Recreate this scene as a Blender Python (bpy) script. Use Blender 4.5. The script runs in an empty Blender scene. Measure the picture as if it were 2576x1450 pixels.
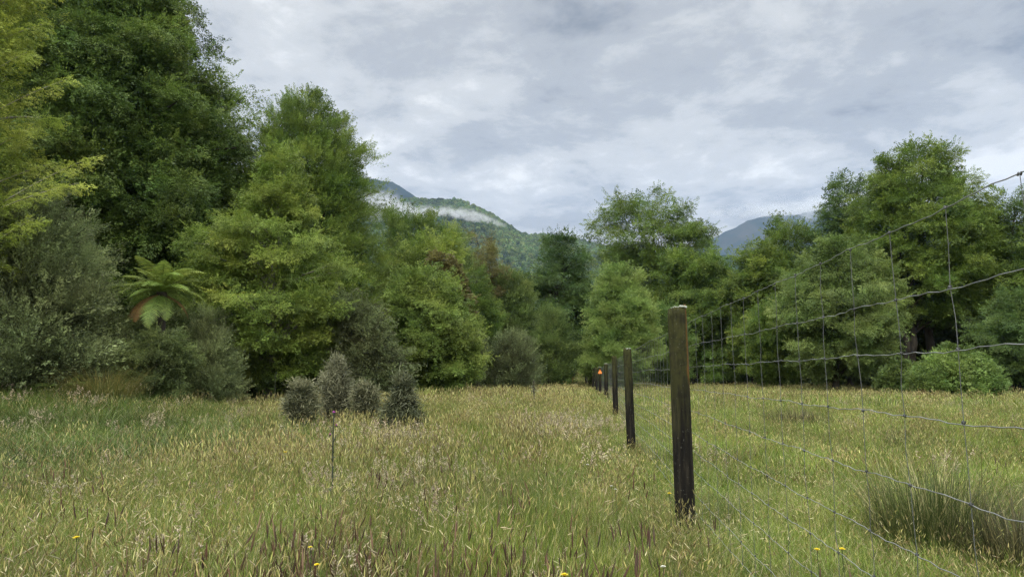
import bpy, math, random
import numpy as np

rng = np.random.default_rng(11)
random.seed(11)
C = bpy.context.scene.collection
R = math.radians

# ---------------------------------------------------------------- camera
W0, H0, F0 = 2576.0, 1450.0, 1700.0          # picture size and focal length used for measuring
PITCH = math.atan(219.0 / F0)
EYE = 1.4
cam_d = bpy.data.cameras.new("camera")
cam = bpy.data.objects.new("camera", cam_d)
C.objects.link(cam)
cam.location = (0, 0, EYE)
cam.rotation_euler = (math.pi / 2 + PITCH, 0, 0)
cam_d.sensor_width = 36.0
cam_d.lens = 36.0 * F0 / W0
cam_d.clip_start = 0.05
cam_d.clip_end = 40000
sc = bpy.context.scene
sc.camera = cam

# ---------------------------------------------------------------- world: overcast sky
SUN_EL, SUN_AZ = 42.0, 205.0                 # azimuth from +Y towards +X: behind the camera
wd = bpy.data.worlds.new("World")
sc.world = wd
wd.use_nodes = True
nt = wd.node_tree
nt.nodes.clear()


def N(tree, kind, **kw):
    n = tree.nodes.new(kind)
    for k, v in kw.items():
        setattr(n, k, v)
    return n


def math_n(tree, op, a, b=None, c=None, clamp=False):
    n = tree.nodes.new("ShaderNodeMath")
    n.operation = op
    n.use_clamp = clamp
    for i, v in enumerate((a, b, c)):
        if v is None:
            continue
        if isinstance(v, (int, float)):
            n.inputs[i].default_value = v
        else:
            tree.links.new(v, n.inputs[i])
    return n.outputs[0]


def ramp_n(tree, fac, stops, interp="LINEAR"):
    n = tree.nodes.new("ShaderNodeValToRGB")
    cr = n.color_ramp
    cr.interpolation = interp
    while len(cr.elements) < len(stops):
        cr.elements.new(0.5)
    for e, (p, col) in zip(cr.elements, stops):
        e.position = p
        e.color = (*col, 1)
    if fac is not None:
        tree.links.new(fac, n.inputs[0])
    return n.outputs[0]


def mapr(tree, v, a, b, c, d, smooth=True):
    n = tree.nodes.new("ShaderNodeMapRange")
    n.interpolation_type = "SMOOTHSTEP" if smooth else "LINEAR"
    n.inputs[1].default_value, n.inputs[2].default_value = a, b
    n.inputs[3].default_value, n.inputs[4].default_value = c, d
    tree.links.new(v, n.inputs[0])
    return n.outputs[0]


def noise_n(tree, vec, scale, detail=4, rough=0.5, dist=0.0):
    n = tree.nodes.new("ShaderNodeTexNoise")
    n.inputs["Scale"].default_value = scale
    n.inputs["Detail"].default_value = detail
    n.inputs["Roughness"].default_value = rough
    n.inputs["Distortion"].default_value = dist
    if vec is not None:
        tree.links.new(vec, n.inputs["Vector"])
    return n.outputs["Fac"]


def mixc(tree, fac, a, b, mode="MIX"):
    n = tree.nodes.new("ShaderNodeMix")
    n.data_type = "RGBA"
    n.blend_type = mode
    for i, v in ((0, fac), (6, a), (7, b)):
        if isinstance(v, (int, float)):
            n.inputs[i].default_value = v
        elif isinstance(v, tuple):
            n.inputs[i].default_value = (*v, 1)
        else:
            tree.links.new(v, n.inputs[i])
    return n.outputs[2]


tc = N(nt, "ShaderNodeTexCoord")
sep = N(nt, "ShaderNodeSeparateXYZ")
nt.links.new(tc.outputs["Generated"], sep.inputs[0])
dx, dy, dz = sep.outputs
zc = math_n(nt, "ADD", math_n(nt, "MAXIMUM", dz, 0.0), 0.16)
cx = math_n(nt, "DIVIDE", dx, zc)
cy = math_n(nt, "DIVIDE", dy, zc)
comb = N(nt, "ShaderNodeCombineXYZ")
nt.links.new(math_n(nt, "ADD", cx, 3.1), comb.inputs[0])
nt.links.new(math_n(nt, "ADD", cy, 7.3), comb.inputs[1])
comb.inputs[2].default_value = 1.7
mp = N(nt, "ShaderNodeMapping")
mp.inputs["Scale"].default_value = (0.95, 1.0, 1.0)
mp.inputs["Rotation"].default_value = (0, 0, 0.35)
nt.links.new(comb.outputs[0], mp.inputs[0])
n_big = noise_n(nt, mp.outputs[0], 0.85, 3, 0.5, 0.4)
n_mid = noise_n(nt, mp.outputs[0], 2.6, 8, 0.6, 0.25)
n_fine = noise_n(nt, mp.outputs[0], 7.0, 5, 0.6, 0.2)
cl = math_n(nt, "ADD", math_n(nt, "MULTIPLY", n_big, 0.40), math_n(nt, "MULTIPLY", n_mid, 0.42))
cl = math_n(nt, "ADD", cl, math_n(nt, "MULTIPLY", n_fine, 0.18))
cloud = ramp_n(nt, cl, [(0.34, (0.165, 0.170, 0.172)), (0.46, (0.350, 0.350, 0.340)),
                        (0.53, (0.485, 0.480, 0.455)), (0.61, (0.70, 0.69, 0.65))], "EASE")
# brighter band of cloud low over the hills; overcast is brighter overhead, here boosted above the frame to light the scene
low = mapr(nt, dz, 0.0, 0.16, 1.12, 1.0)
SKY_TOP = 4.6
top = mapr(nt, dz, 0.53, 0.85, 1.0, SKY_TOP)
back = mapr(nt, dy, -0.7, 0.1, 2.4, 1.0)          # unseen sky behind the camera, brightened to light the tree fronts
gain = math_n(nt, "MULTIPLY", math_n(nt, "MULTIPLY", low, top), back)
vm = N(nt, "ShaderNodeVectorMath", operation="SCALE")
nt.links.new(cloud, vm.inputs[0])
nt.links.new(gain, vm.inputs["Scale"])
sky = N(nt, "ShaderNodeTexSky")
sky.sky_type = "NISHITA"
sky.sun_disc = False
sky.sun_elevation = R(SUN_EL)
sky.sun_rotation = R(SUN_AZ)
bg_sky = N(nt, "ShaderNodeBackground")
bg_sky.inputs["Strength"].default_value = 0.06
nt.links.new(sky.outputs[0], bg_sky.inputs[0])
bg_cl = N(nt, "ShaderNodeBackground")
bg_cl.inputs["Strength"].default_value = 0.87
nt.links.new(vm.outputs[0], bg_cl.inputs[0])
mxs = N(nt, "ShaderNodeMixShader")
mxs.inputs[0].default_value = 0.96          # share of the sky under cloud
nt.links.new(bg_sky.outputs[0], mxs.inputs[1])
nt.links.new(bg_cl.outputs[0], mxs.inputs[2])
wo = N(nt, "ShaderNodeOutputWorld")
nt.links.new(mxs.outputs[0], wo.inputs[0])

sun_d = bpy.data.lights.new("sun", "SUN")
sun_d.energy = 1.5
sun_d.angle = R(35)
sun_d.color = (1.0, 0.965, 0.91)
sun = bpy.data.objects.new("sun", sun_d)
C.objects.link(sun)
sun.rotation_euler = (R(90 - SUN_EL), 0, R(180 - SUN_AZ))   # light falls from azimuth SUN_AZ

sc.view_settings.view_transform = "Standard"
sc.view_settings.look = "None"
sc.view_settings.gamma = 1
sc.view_settings.exposure = 0.8
sc.view_settings.use_curve_mapping = False

sc.render.engine = "CYCLES"
cy_ = sc.cycles
cy_.max_bounces = 5
cy_.diffuse_bounces = 4
cy_.glossy_bounces = 1
cy_.transmission_bounces = 3
cy_.transparent_max_bounces = 6
cy_.volume_bounces = 1
cy_.use_denoising = True
cy_.denoiser = "OPENIMAGEDENOISE"
cy_.denoising_input_passes = "RGB_ALBEDO_NORMAL"
cy_.denoising_prefilter = "NONE"
cy_.use_adaptive_sampling = True
cy_.adaptive_threshold = 0.02
cy_.caustics_reflective = False
cy_.caustics_refractive = False


# ---------------------------------------------------------------- helpers
def P(px, py, Y):
    """the point seen at picture position px, py, at distance Y along the view"""
    u, v = (px - W0 / 2) / F0, (H0 / 2 - py) / F0
    d = np.array([u, math.cos(PITCH) - v * math.sin(PITCH), math.sin(PITCH) + v * math.cos(PITCH)])
    return np.array([0, 0, EYE]) + d * (Y / d[1])


def pxof(X, Y):
    return 1288 + 1714.0 * X / np.maximum(Y, 0.1)


def hash2(ix, iy, s):
    v = np.sin(ix * 127.1 + iy * 311.7 + s * 74.7) * 43758.5453
    return v - np.floor(v)


def vnoise(x, y, s=0):
    x = np.asarray(x, float)
    y = np.asarray(y, float)
    ix, iy = np.floor(x), np.floor(y)
    fx, fy = x - ix, y - iy
    fx, fy = fx * fx * (3 - 2 * fx), fy * fy * (3 - 2 * fy)
    a, b = hash2(ix, iy, s), hash2(ix + 1, iy, s)
    c, d = hash2(ix, iy + 1, s), hash2(ix + 1, iy + 1, s)
    return (a * (1 - fx) + b * fx) * (1 - fy) + (c * (1 - fx) + d * fx) * fy


def fbm(x, y, s=0, o=4):
    t, a, n = 0, 0.5, 0
    for k in range(o):
        t = t + a * vnoise(x * 2 ** k, y * 2 ** k, s + k * 13)
        n += a
        a *= 0.5
    return t / n


def sstep(x, a, b):
    t = np.clip((np.asarray(x, float) - a) / (b - a), 0, 1)
    return t * t * (3 - 2 * t)


def ground_z(X, Y):
    X = np.asarray(X, float)
    Y = np.asarray(Y, float)
    z = (fbm(X * 0.09 + 3, Y * 0.09, 5, 3) - 0.5) * 0.22
    z = z - 0.24 * (1 - sstep(Y, 15, 30))
    z = z + 0.75 * sstep(-X - 0.30 * Y, 2.0, 7.0) * sstep(Y, 12, 24)        # bank on the left
    z = z + 1.6 * np.exp(-((X - 8.5) / 5) ** 2) * sstep(Y, 74, 92)          # the track climbs away
    return z


def base(px, Y):
    X = (px - 1288) / 1714.0 * Y
    return X, Y, float(ground_z(X, Y))


def tag(o, label=None, cat=None, group=None, kind=None):
    if label:
        o["label"] = label
    if cat:
        o["category"] = cat
    if group:
        o["group"] = group
    if kind:
        o["kind"] = kind
    return o


def empty(name, loc, rz=0.0):
    o = bpy.data.objects.new(name, None)
    C.objects.link(o)
    o.location = loc
    o.rotation_euler = (0, 0, rz)
    o.empty_display_size = 0.2
    return o


def raw_mesh(name, V, Fc, nv):
    """V (n,3) and faces all with nv corners (m,nv)"""
    me = bpy.data.meshes.new(name)
    V = np.ascontiguousarray(V, np.float32)
    Fc = np.ascontiguousarray(Fc, np.int32)
    m = len(Fc)
    me.vertices.add(len(V))
    me.vertices.foreach_set("co", V.ravel())
    me.loops.add(m * nv)
    me.loops.foreach_set("vertex_index", Fc.ravel())
    me.polygons.add(m)
    me.polygons.foreach_set("loop_start", np.arange(0, m * nv, nv, dtype=np.int32))
    try:
        me.polygons.foreach_set("loop_total", np.full(m, nv, np.int32))
    except Exception:
        pass
    me.update(calc_edges=True)
    return me


def link_mesh(name, me, mat, parent=None, loc=None):
    o = bpy.data.objects.new(name, me)
    C.objects.link(o)
    if mat is not None:
        me.materials.append(mat)
    if parent is not None:
        o.parent = parent
    if loc is not None:
        o.location = loc
    return o


def smooth(me):
    me.polygons.foreach_set("use_smooth", np.ones(len(me.polygons), bool))


def set_attr(me, name, data, dom="FACE", typ="FLOAT"):
    a = me.attributes.new(name, typ, dom)
    if typ == "FLOAT":
        a.data.foreach_set("value", np.ascontiguousarray(data, np.float32).ravel())
    elif typ == "FLOAT_VECTOR":
        a.data.foreach_set("vector", np.ascontiguousarray(data, np.float32).ravel())
    elif typ == "INT":
        a.data.foreach_set("value", np.ascontiguousarray(data, np.int32).ravel())
    else:
        a.data.foreach_set("color", np.ascontiguousarray(data, np.float32).ravel())


def unit(a):
    return a / np.maximum(np.linalg.norm(a, axis=-1, keepdims=True), 1e-9)


class Tubes:
    """collects tubes, all quads"""

    def __init__(self):
        self.V, self.F, self.n = [], [], 0

    def add(self, pts, rad, k=6, wob=0.0, cap=False):
        pts = np.asarray(pts, float)
        rad = np.broadcast_to(np.asarray(rad, float), (len(pts),))
        t = unit(np.gradient(pts, axis=0))
        ref = np.array([0, 0, 1.0]) if abs(t[:, 2].mean()) < 0.8 else np.array([1.0, 0, 0])
        a = unit(np.cross(t, ref))
        b = np.cross(t, a)
        th = np.arange(k) / k * 2 * math.pi
        r = rad[:, None] * np.ones((1, k))
        if wob:
            r = r * (1 + wob * rng.standard_normal(k)[None, :] * 0.6 + wob * rng.standard_normal((len(pts), k)) * 0.5)
        v = pts[:, None, :] + r[..., None] * (np.cos(th)[None, :, None] * a[:, None, :] + np.sin(th)[None, :, None] * b[:, None, :])
        n = len(pts)
        i = np.arange(n - 1)[:, None] * k
        j = np.arange(k)[None, :]
        j2 = (j + 1) % k
        f = np.stack([i + j, i + j2, i + k + j2, i + k + j], -1).reshape(-1, 4) + self.n
        self.V.append(v.reshape(-1, 3))
        self.F.append(f)
        self.n += n * k

    def build(self, name, mat, parent=None, loc=None):
        me = raw_mesh(name, np.concatenate(self.V), np.concatenate(self.F), 4)
        smooth(me)
        return link_mesh(name, me, mat, parent, loc)


def bez(a, b, c, n):
    t = np.linspace(0, 1, n)[:, None]
    return (1 - t) ** 2 * a + 2 * t * (1 - t) * b + t * t * c


# ---------------------------------------------------------------- materials
def new_mat(name):
    m = bpy.data.materials.new(name)
    m.use_nodes = True
    m.node_tree.nodes.clear()
    return m, m.node_tree


def out(t, sh, disp=None):
    o = N(t, "ShaderNodeOutputMaterial")
    t.links.new(sh, o.inputs["Surface"])
    return o


def leaf_mat(name, stops, transl=0.35, hue_var=0.05, rough=0.5, instanced=False, colattr=False, spec=0.25):
    m, t = new_mat(name)
    at = N(t, "ShaderNodeAttribute")
    at.attribute_name = "col" if colattr else "tint"
    if colattr:
        col = at.outputs["Color"]
    else:
        col = ramp_n(t, at.outputs["Fac"], [(p, (1.56 * c[0], 1.66 * c[1], 1.38 * c[2])) for p, c in stops])
    hs = N(t, "ShaderNodeHueSaturation")
    t.links.new(col, hs.inputs["Color"])
    if instanced:
        ai = N(t, "ShaderNodeAttribute")
        ai.attribute_type = "INSTANCER"
        ai.attribute_name = "hue"
        t.links.new(math_n(t, "ADD", math_n(t, "MULTIPLY", ai.outputs["Fac"], hue_var), 0.5 - hue_var * 0.5), hs.inputs["Hue"])
        av = N(t, "ShaderNodeAttribute")
        av.attribute_type = "INSTANCER"
        av.attribute_name = "val"
        t.links.new(av.outputs["Fac"], hs.inputs["Value"])
    else:
        tco = N(t, "ShaderNodeTexCoord")
        nn = noise_n(t, tco.outputs["Object"], 0.45, 3, 0.6)
        t.links.new(math_n(t, "ADD", math_n(t, "MULTIPLY", nn, hue_var * 2), 0.5 - hue_var), hs.inputs["Hue"])
        n2 = noise_n(t, tco.outputs["Object"], 1.3, 3, 0.6)
        t.links.new(mapr(t, n2, 0.3, 0.7, 0.68, 1.32, False), hs.inputs["Value"])
    pb = N(t, "ShaderNodeBsdfPrincipled")
    pb.inputs["Roughness"].default_value = rough
    pb.inputs["Specular IOR Level"].default_value = spec
    t.links.new(hs.outputs[0], pb.inputs["Base Color"])
    tr = N(t, "ShaderNodeBsdfTranslucent")
    t.links.new(hs.outputs[0], tr.inputs["Color"])
    mx = N(t, "ShaderNodeMixShader")
    mx.inputs[0].default_value = transl
    t.links.new(pb.outputs[0], mx.inputs[1])
    t.links.new(tr.outputs[0], mx.inputs[2])
    out(t, mx.outputs[0])
    return m


def bark_mat(name, a, b, scale=3.0):
    m, t = new_mat(name)
    tco = N(t, "ShaderNodeTexCoord")
    mpn = N(t, "ShaderNodeMapping")
    mpn.inputs["Scale"].default_value = (1, 1, 0.25)
    t.links.new(tco.outputs["Object"], mpn.inputs[0])
    n1 = noise_n(t, mpn.outputs[0], scale, 6, 0.65)
    col = ramp_n(t, n1, [(0.35, a), (0.68, b)])
    pb = N(t, "ShaderNodeBsdfPrincipled")
    pb.inputs["Roughness"].default_value = 0.9
    pb.inputs["Specular IOR Level"].default_value = 0.15
    t.links.new(col, pb.inputs["Base Color"])
    bp = N(t, "ShaderNodeBump")
    bp.inputs["Strength"].default_value = 0.6
    bp.inputs["Distance"].default_value = 0.03
    t.links.new(n1, bp.inputs["Height"])
    t.links.new(bp.outputs[0], pb.inputs["Normal"])
    out(t, pb.outputs[0])
    return m


def plain_mat(name, col, rough=0.7, metal=0.0, spec=0.3):
    m, t = new_mat(name)
    tco = N(t, "ShaderNodeTexCoord")
    n1 = noise_n(t, tco.outputs["Object"], 9, 4, 0.6)
    c = mixc(t, mapr(t, n1, 0.3, 0.7, 0, 1), tuple(x * 0.75 for x in col), tuple(min(1, x * 1.2) for x in col))
    pb = N(t, "ShaderNodeBsdfPrincipled")
    pb.inputs["Roughness"].default_value = rough
    pb.inputs["Metallic"].default_value = metal
    pb.inputs["Specular IOR Level"].default_value = spec
    t.links.new(c, pb.inputs["Base Color"])
    out(t, pb.outputs[0])
    return m


# leaf colours: ramp over the per-spray tint (dark .. young tips)
G = lambda r, g, b: (r, g, b)
M = {
    "beech_dark": leaf_mat("beech_dark", [(0, G(.030, .048, .016)), (.5, G(.062, .092, .024)), (1, G(.115, .150, .034))]),
    "beech_light": leaf_mat("beech_light", [(0, G(.060, .085, .022)), (.5, G(.115, .150, .034)), (1, G(.19, .215, .050))]),
    "beech_yellow": leaf_mat("beech_yellow", [(0, G(.055, .078, .018)), (.5, G(.145, .172, .036)), (1, G(.25, .265, .062))]),
    "podo": leaf_mat("podo", [(0, G(.038, .060, .017)), (.5, G(.078, .112, .024)), (1, G(.135, .172, .036))]),
    "podo_bright": leaf_mat("podo_bright", [(0, G(.060, .092, .028)), (.5, G(.110, .152, .046)), (1, G(.185, .225, .075))]),
    "dark_green": leaf_mat("dark_green", [(0, G(.026, .044, .018)), (.5, G(.050, .080, .028)), (1, G(.085, .122, .036))]),
    "olive": leaf_mat("olive", [(0, G(.042, .060, .020)), (.5, G(.086, .116, .036)), (1, G(.15, .18, .060))]),
    "manuka": leaf_mat("manuka", [(0, G(.045, .048, .026)), (.5, G(.120, .142, .070)), (1, G(.215, .235, .120))], 0.35),
    "shade_shrub": leaf_mat("shade_shrub", [(0, G(.034, .044, .020)), (.5, G(.074, .092, .036)), (1, G(.125, .148, .055))], 0.3),
    "wiry": leaf_mat("wiry", [(0, G(.026, .030, .018)), (.5, G(.078, .078, .048)), (1, G(.185, .170, .120))], 0.15, 0.02),
    "wiry_pale": leaf_mat("wiry_pale", [(0, G(.046, .046, .032)), (.5, G(.115, .112, .078)), (1, G(.21, .195, .145))], 0.2, 0.02),
    "brown": leaf_mat("brown", [(0, G(.040, .034, .016)), (.5, G(.085, .072, .030)), (1, G(.135, .125, .050))]),
    "broadleaf": leaf_mat("broadleaf", [(0, G(.046, .066, .018)), (.5, G(.096, .128, .032)), (1, G(.17, .205, .055))]),
    "bramble": leaf_mat("bramble", [(0, G(.042, .068, .020)), (.5, G(.082, .118, .034)), (1, G(.14, .185, .055))]),
    "fern": leaf_mat("fern", [(0, G(.045, .066, .019)), (.5, G(.098, .130, .032)), (1, G(.19, .215, .052))]),
    "fern_dead": leaf_mat("fern_dead", [(0, G(.050, .028, .013)), (.5, G(.095, .052, .022)), (1, G(.15, .085, .034))]),
    "sedge": leaf_mat("sedge", [(0, G(.040, .050, .016)), (.5, G(.078, .082, .028)), (1, G(.16, .125, .050))]),
    "rush": leaf_mat("rush", [(0, G(.022, .034, .012)), (.5, G(.046, .060, .020)), (.86, G(.085, .085, .036)), (1, G(.26, .23, .13))]),
    "rush_dark": leaf_mat("rush_dark", [(0, G(.018, .019, .010)), (.5, G(.040, .038, .020)), (1, G(.13, .11, .06))]),
    "bright_sedge": leaf_mat("bright_sedge", [(0, G(.10, .13, .030)), (.5, G(.18, .21, .050)), (1, G(.30, .30, .09))]),
    "bark": bark_mat("bark", (.018, .015, .012), (.062, .054, .044)),
    "bark_pale": bark_mat("bark_pale", (.11, .10, .085), (.26, .245, .21)),
    "wire": plain_mat("wire", (.24, .25, .25), 0.55, 0.5, 0.4),
    "stay": plain_mat("stay", (.10, .105, .105), 0.65, 0.3, 0.3),
    "lichen": plain_mat("lichen", (.27, .29, .25), 0.95),
    "orange": plain_mat("orange", (.85, .25, .05), 0.5),
    "thistle_stem": plain_mat("thistle_stem", (.034, .042, .026), 0.8),
    "thistle_flower": plain_mat("thistle_flower", (.36, .08, .33), 0.8),
    "yellow_petal": plain_mat("yellow_petal", (.72, .58, .03), 0.6),
    "white_petal": plain_mat("white_petal", (.62, .62, .55), 0.7),
    "pale_leaf": plain_mat("pale_leaf", (.55, .50, .42), 0.8),
}

# ---------------------------------------------------------------- ground
def build_ground():
    xs = np.concatenate([[-7000, -3000, -1200, -500, -250, -140], np.arange(-90, 90.1, 0.75), [140, 250, 500, 1200, 3000, 7000]])
    ys = np.concatenate([[-900, -300, -80, -30], np.arange(-10, 115.1, 0.75), [140, 200, 350, 700, 1500, 3500, 7200]])
    X, Y = np.meshgrid(xs, ys)
    Z = ground_z(X, Y)
    V = np.stack([X, Y, Z], -1).reshape(-1, 3)
    nx, ny = len(xs), len(ys)
    i = (np.arange(ny - 1)[:, None] * nx + np.arange(nx - 1)[None, :]).ravel()
    F = np.stack([i, i + 1, i + nx + 1, i + nx], -1)
    m, t = new_mat("meadow_soil")
    tco = N(t, "ShaderNodeTexCoord")
    n1 = noise_n(t, tco.outputs["Object"], 0.35, 5, 0.6)
    n2 = noise_n(t, tco.outputs["Object"], 9.0, 5, 0.7)
    c1 = ramp_n(t, n1, [(0.35, (.060, .075, .022)), (0.65, (.12, .115, .040))])
    c2 = mixc(t, mapr(t, n2, 0.35, 0.65, 0, 1), (.35, .33, .30), (1.25, 1.2, 1.1))
    col = mixc(t, 1.0, c1, c2, "MULTIPLY")
    pb = N(t, "ShaderNodeBsdfPrincipled")
    pb.inputs["Roughness"].default_value = 0.95
    pb.inputs["Specular IOR Level"].default_value = 0.1
    t.links.new(col, pb.inputs["Base Color"])
    out(t, pb.outputs[0])
    me = raw_mesh("ground", V, F, 4)
    smooth(me)
    tag(link_mesh("ground", me, m), kind="structure")


build_ground()


# ---------------------------------------------------------------- hills and mountains
def hill_mat(name, a, b, c, sc_):
    m, t = new_mat(name)
    tco = N(t, "ShaderNodeTexCoord")
    n1 = noise_n(t, tco.outputs["Object"], sc_, 6, 0.65)
    n2 = noise_n(t, tco.outputs["Object"], sc_ * 0.12, 4, 0.5)
    v = math_n(t, "ADD", math_n(t, "MULTIPLY", n1, 0.6), math_n(t, "MULTIPLY", n2, 0.4))
    col = ramp_n(t, v, [(0.36, a), (0.5, b), (0.66, c)])
    pb = N(t, "ShaderNodeBsdfDiffuse")
    t.links.new(col, pb.inputs["Color"])
    out(t, pb.outputs[0])
    return m


def skyline_fn(pts, D):
    w = np.array([P(px, py, D) for px, py in pts])
    return lambda x: np.interp(x, w[:, 0], w[:, 2])


def build_hill(name, pts, D, near, back, step, mat, rough_amp, seed, power=1.0, z0=-3.0):
    f = skyline_fn(pts, D)
    w = np.array([P(px, py, D)[0] for px, py in pts])
    xs = np.arange(w.min(), w.max(), step)
    ys = np.concatenate([np.arange(near, D, step), np.arange(D, D + back, step * 1.5)])
    X, Y = np.meshgrid(xs, ys)
    t = np.clip((Y - near) / (D - near), 0, 1)
    tb = np.clip((Y - D) / back, 0, 1)
    # spurs run towards the viewer: skew the skyline sideways with distance
    Xs = X + (D - Y) * 0.10 * np.sin(X / (D * 0.12) + seed)
    top_ = f(Xs)
    gul = (fbm(X / (D * 0.055), Y / (D * 0.14), seed, 5) - 0.5)
    Z = z0 + (top_ - z0) * (t ** power) * (1 - 0.9 * tb ** 1.5)
    Z = Z + gul * 0.42 * (top_ - z0) * t * (1 - t) * 2.0 * (tb == 0)
    Z = Z + (fbm(X / rough_amp / 3, Y / rough_amp / 3, seed + 3, 3) - 0.5) * rough_amp * np.clip(t * 3, 0, 1)
    V = np.stack([X, Y, Z], -1).reshape(-1, 3)
    nx, ny = len(xs), len(ys)
    i = (np.arange(ny - 1)[:, None] * nx + np.arange(nx - 1)[None, :]).ravel()
    F = np.stack([i, i + 1, i + nx + 1, i + nx], -1)
    me = raw_mesh(name, V, F, 4)
    smooth(me)
    o = tag(link_mesh(name, me, mat), kind="structure")
    return o, X, Y, Z


M_forest_far = hill_mat("hill_forest", (.012, .020, .010), (.024, .038, .016), (.048, .062, .026), 0.02)
M_alp = hill_mat("mountain_scrub", (.016, .022, .014), (.030, .034, .022), (.060, .052, .036), 0.006)
hillM2 = build_hill("forested_hill", [(560, 560), (760, 545), (880, 528), (960, 510), (1050, 502), (1100, 507), (1150, 505), (1190, 519), (1240, 545),
                                       (1290, 581), (1310, 594), (1370, 598), (1420, 603), (1480, 613), (1560, 632), (1700, 668), (1900, 720), (2100, 800)],
                    2300, 900, 500, 9, M_forest_far, 9, 4, 0.85)
build_hill("distant_mountain", [(300, 520), (600, 470), (800, 452), (900, 449), (950, 451), (985, 458), (1012, 471), (1035, 488), (1055, 503), (1100, 540), (1200, 600), (1400, 700)],
           4300, 2900, 900, 24, M_alp, 26, 9, 0.9)
build_hill("blue_mountain", [(1500, 760), (1640, 668), (1740, 618), (1800, 594), (1850, 574), (1880, 556), (1905, 547), (1950, 542), (2000, 538), (2080, 524), (2200, 505),
                              (2400, 520), (2700, 600), (3000, 700)], 5600, 3800, 900, 34, M_alp, 30, 17, 0.9)
build_hill("valley_ridge", [(1300, 690), (1500, 660), (1640, 646), (1760, 640), (1840, 642), (1900, 650), (2050, 640), (2300, 640), (2700, 610), (3000, 680)],
           1700, 1000, 400, 12, M_forest_far, 9, 23, 0.9)


# ---------------------------------------------------------------- geometry-node scatter for uncountable growth
def scatter(name, pts, rot, scl, idx, hue, val, templates, label=None):
    me = bpy.data.meshes.new(name)
    me.vertices.add(len(pts))
    me.vertices.foreach_set("co", np.ascontiguousarray(pts, np.float32).ravel())
    set_attr(me, "rot", rot, "POINT", "FLOAT_VECTOR")
    set_attr(me, "scl", scl, "POINT", "FLOAT_VECTOR")
    set_attr(me, "idx", idx, "POINT", "INT")
    set_attr(me, "hue", hue, "POINT")
    set_attr(me, "val", val, "POINT")
    o = bpy.data.objects.new(name, me)
    C.objects.link(o)
    tag(o, label, kind="stuff")
    col = bpy.data.collections.new(name + "_kinds")
    for k, (tm, mat) in enumerate(templates):
        if mat.name not in [x.name for x in tm.materials]:
            tm.materials.append(mat)
        t = bpy.data.objects.new("%s_tuft.%03d" % (name, k + 1), tm)
        col.objects.link(t)
    ng = bpy.data.node_groups.new(name, "GeometryNodeTree")
    ng.interface.new_socket("Geometry", in_out="INPUT", socket_type="NodeSocketGeometry")
    ng.interface.new_socket("Geometry", in_out="OUTPUT", socket_type="NodeSocketGeometry")
    gi, go = ng.nodes.new("NodeGroupInput"), ng.nodes.new("NodeGroupOutput")
    ci = ng.nodes.new("GeometryNodeCollectionInfo")
    ci.inputs["Collection"].default_value = col
    ci.inputs["Separate Children"].default_value = True
    ci.inputs["Reset Children"].default_value = True
    ip = ng.nodes.new("GeometryNodeInstanceOnPoints")
    ip.inputs["Pick Instance"].default_value = True

    def na(nm, typ):
        n = ng.nodes.new("GeometryNodeInputNamedAttribute")
        n.data_type = typ
        n.inputs["Name"].default_value = nm
        return n.outputs["Attribute"]
    ng.links.new(gi.outputs[0], ip.inputs["Points"])
    ng.links.new(ci.outputs[0], ip.inputs["Instance"])
    ng.links.new(na("idx", "INT"), ip.inputs["Instance Index"])
    ng.links.new(na("rot", "FLOAT_VECTOR"), ip.inputs["Rotation"])
    ng.links.new(na("scl", "FLOAT_VECTOR"), ip.inputs["Scale"])
    ng.links.new(ip.outputs[0], go.inputs[0])
    md = o.modifiers.new("scatter", "NODES")
    md.node_group = ng
    return o


def blob_crown(seed, n_leaf=420):
    """a far tree crown, about 1 wide: many small facets in a lumpy dome"""
    r = np.random.default_rng(seed)
    d = unit(r.standard_normal((n_leaf, 3)))
    d[:, 2] = np.abs(d[:, 2]) * 1.1 - 0.15
    rad = 0.38 + 0.16 * vnoise(d[:, 0] * 2.5 + 9, d[:, 1] * 2.5 + d[:, 2] * 2, seed)
    c = d * rad[:, None] * np.array([1, 1, 1.15]) * r.uniform(0.75, 1, (n_leaf, 1))
    nrm = unit(d + 0.5 * r.standard_normal((n_leaf, 3)))
    a = unit(np.cross(nrm, r.standard_normal((n_leaf, 3))))
    b = np.cross(nrm, a)
    s = r.uniform(0.05, 0.10, (n_leaf, 1))
    V = np.stack([c - a * s, c - b * s * .7, c + a * s, c + b * s * .7], 1).reshape(-1, 3)
    me = raw_mesh("far_crown", V, np.arange(n_leaf * 4).reshape(-1, 4), 4)
    set_attr(me, "tint", np.clip(0.5 + 0.2 * r.standard_normal(n_leaf), 0, 1))
    return me


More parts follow.
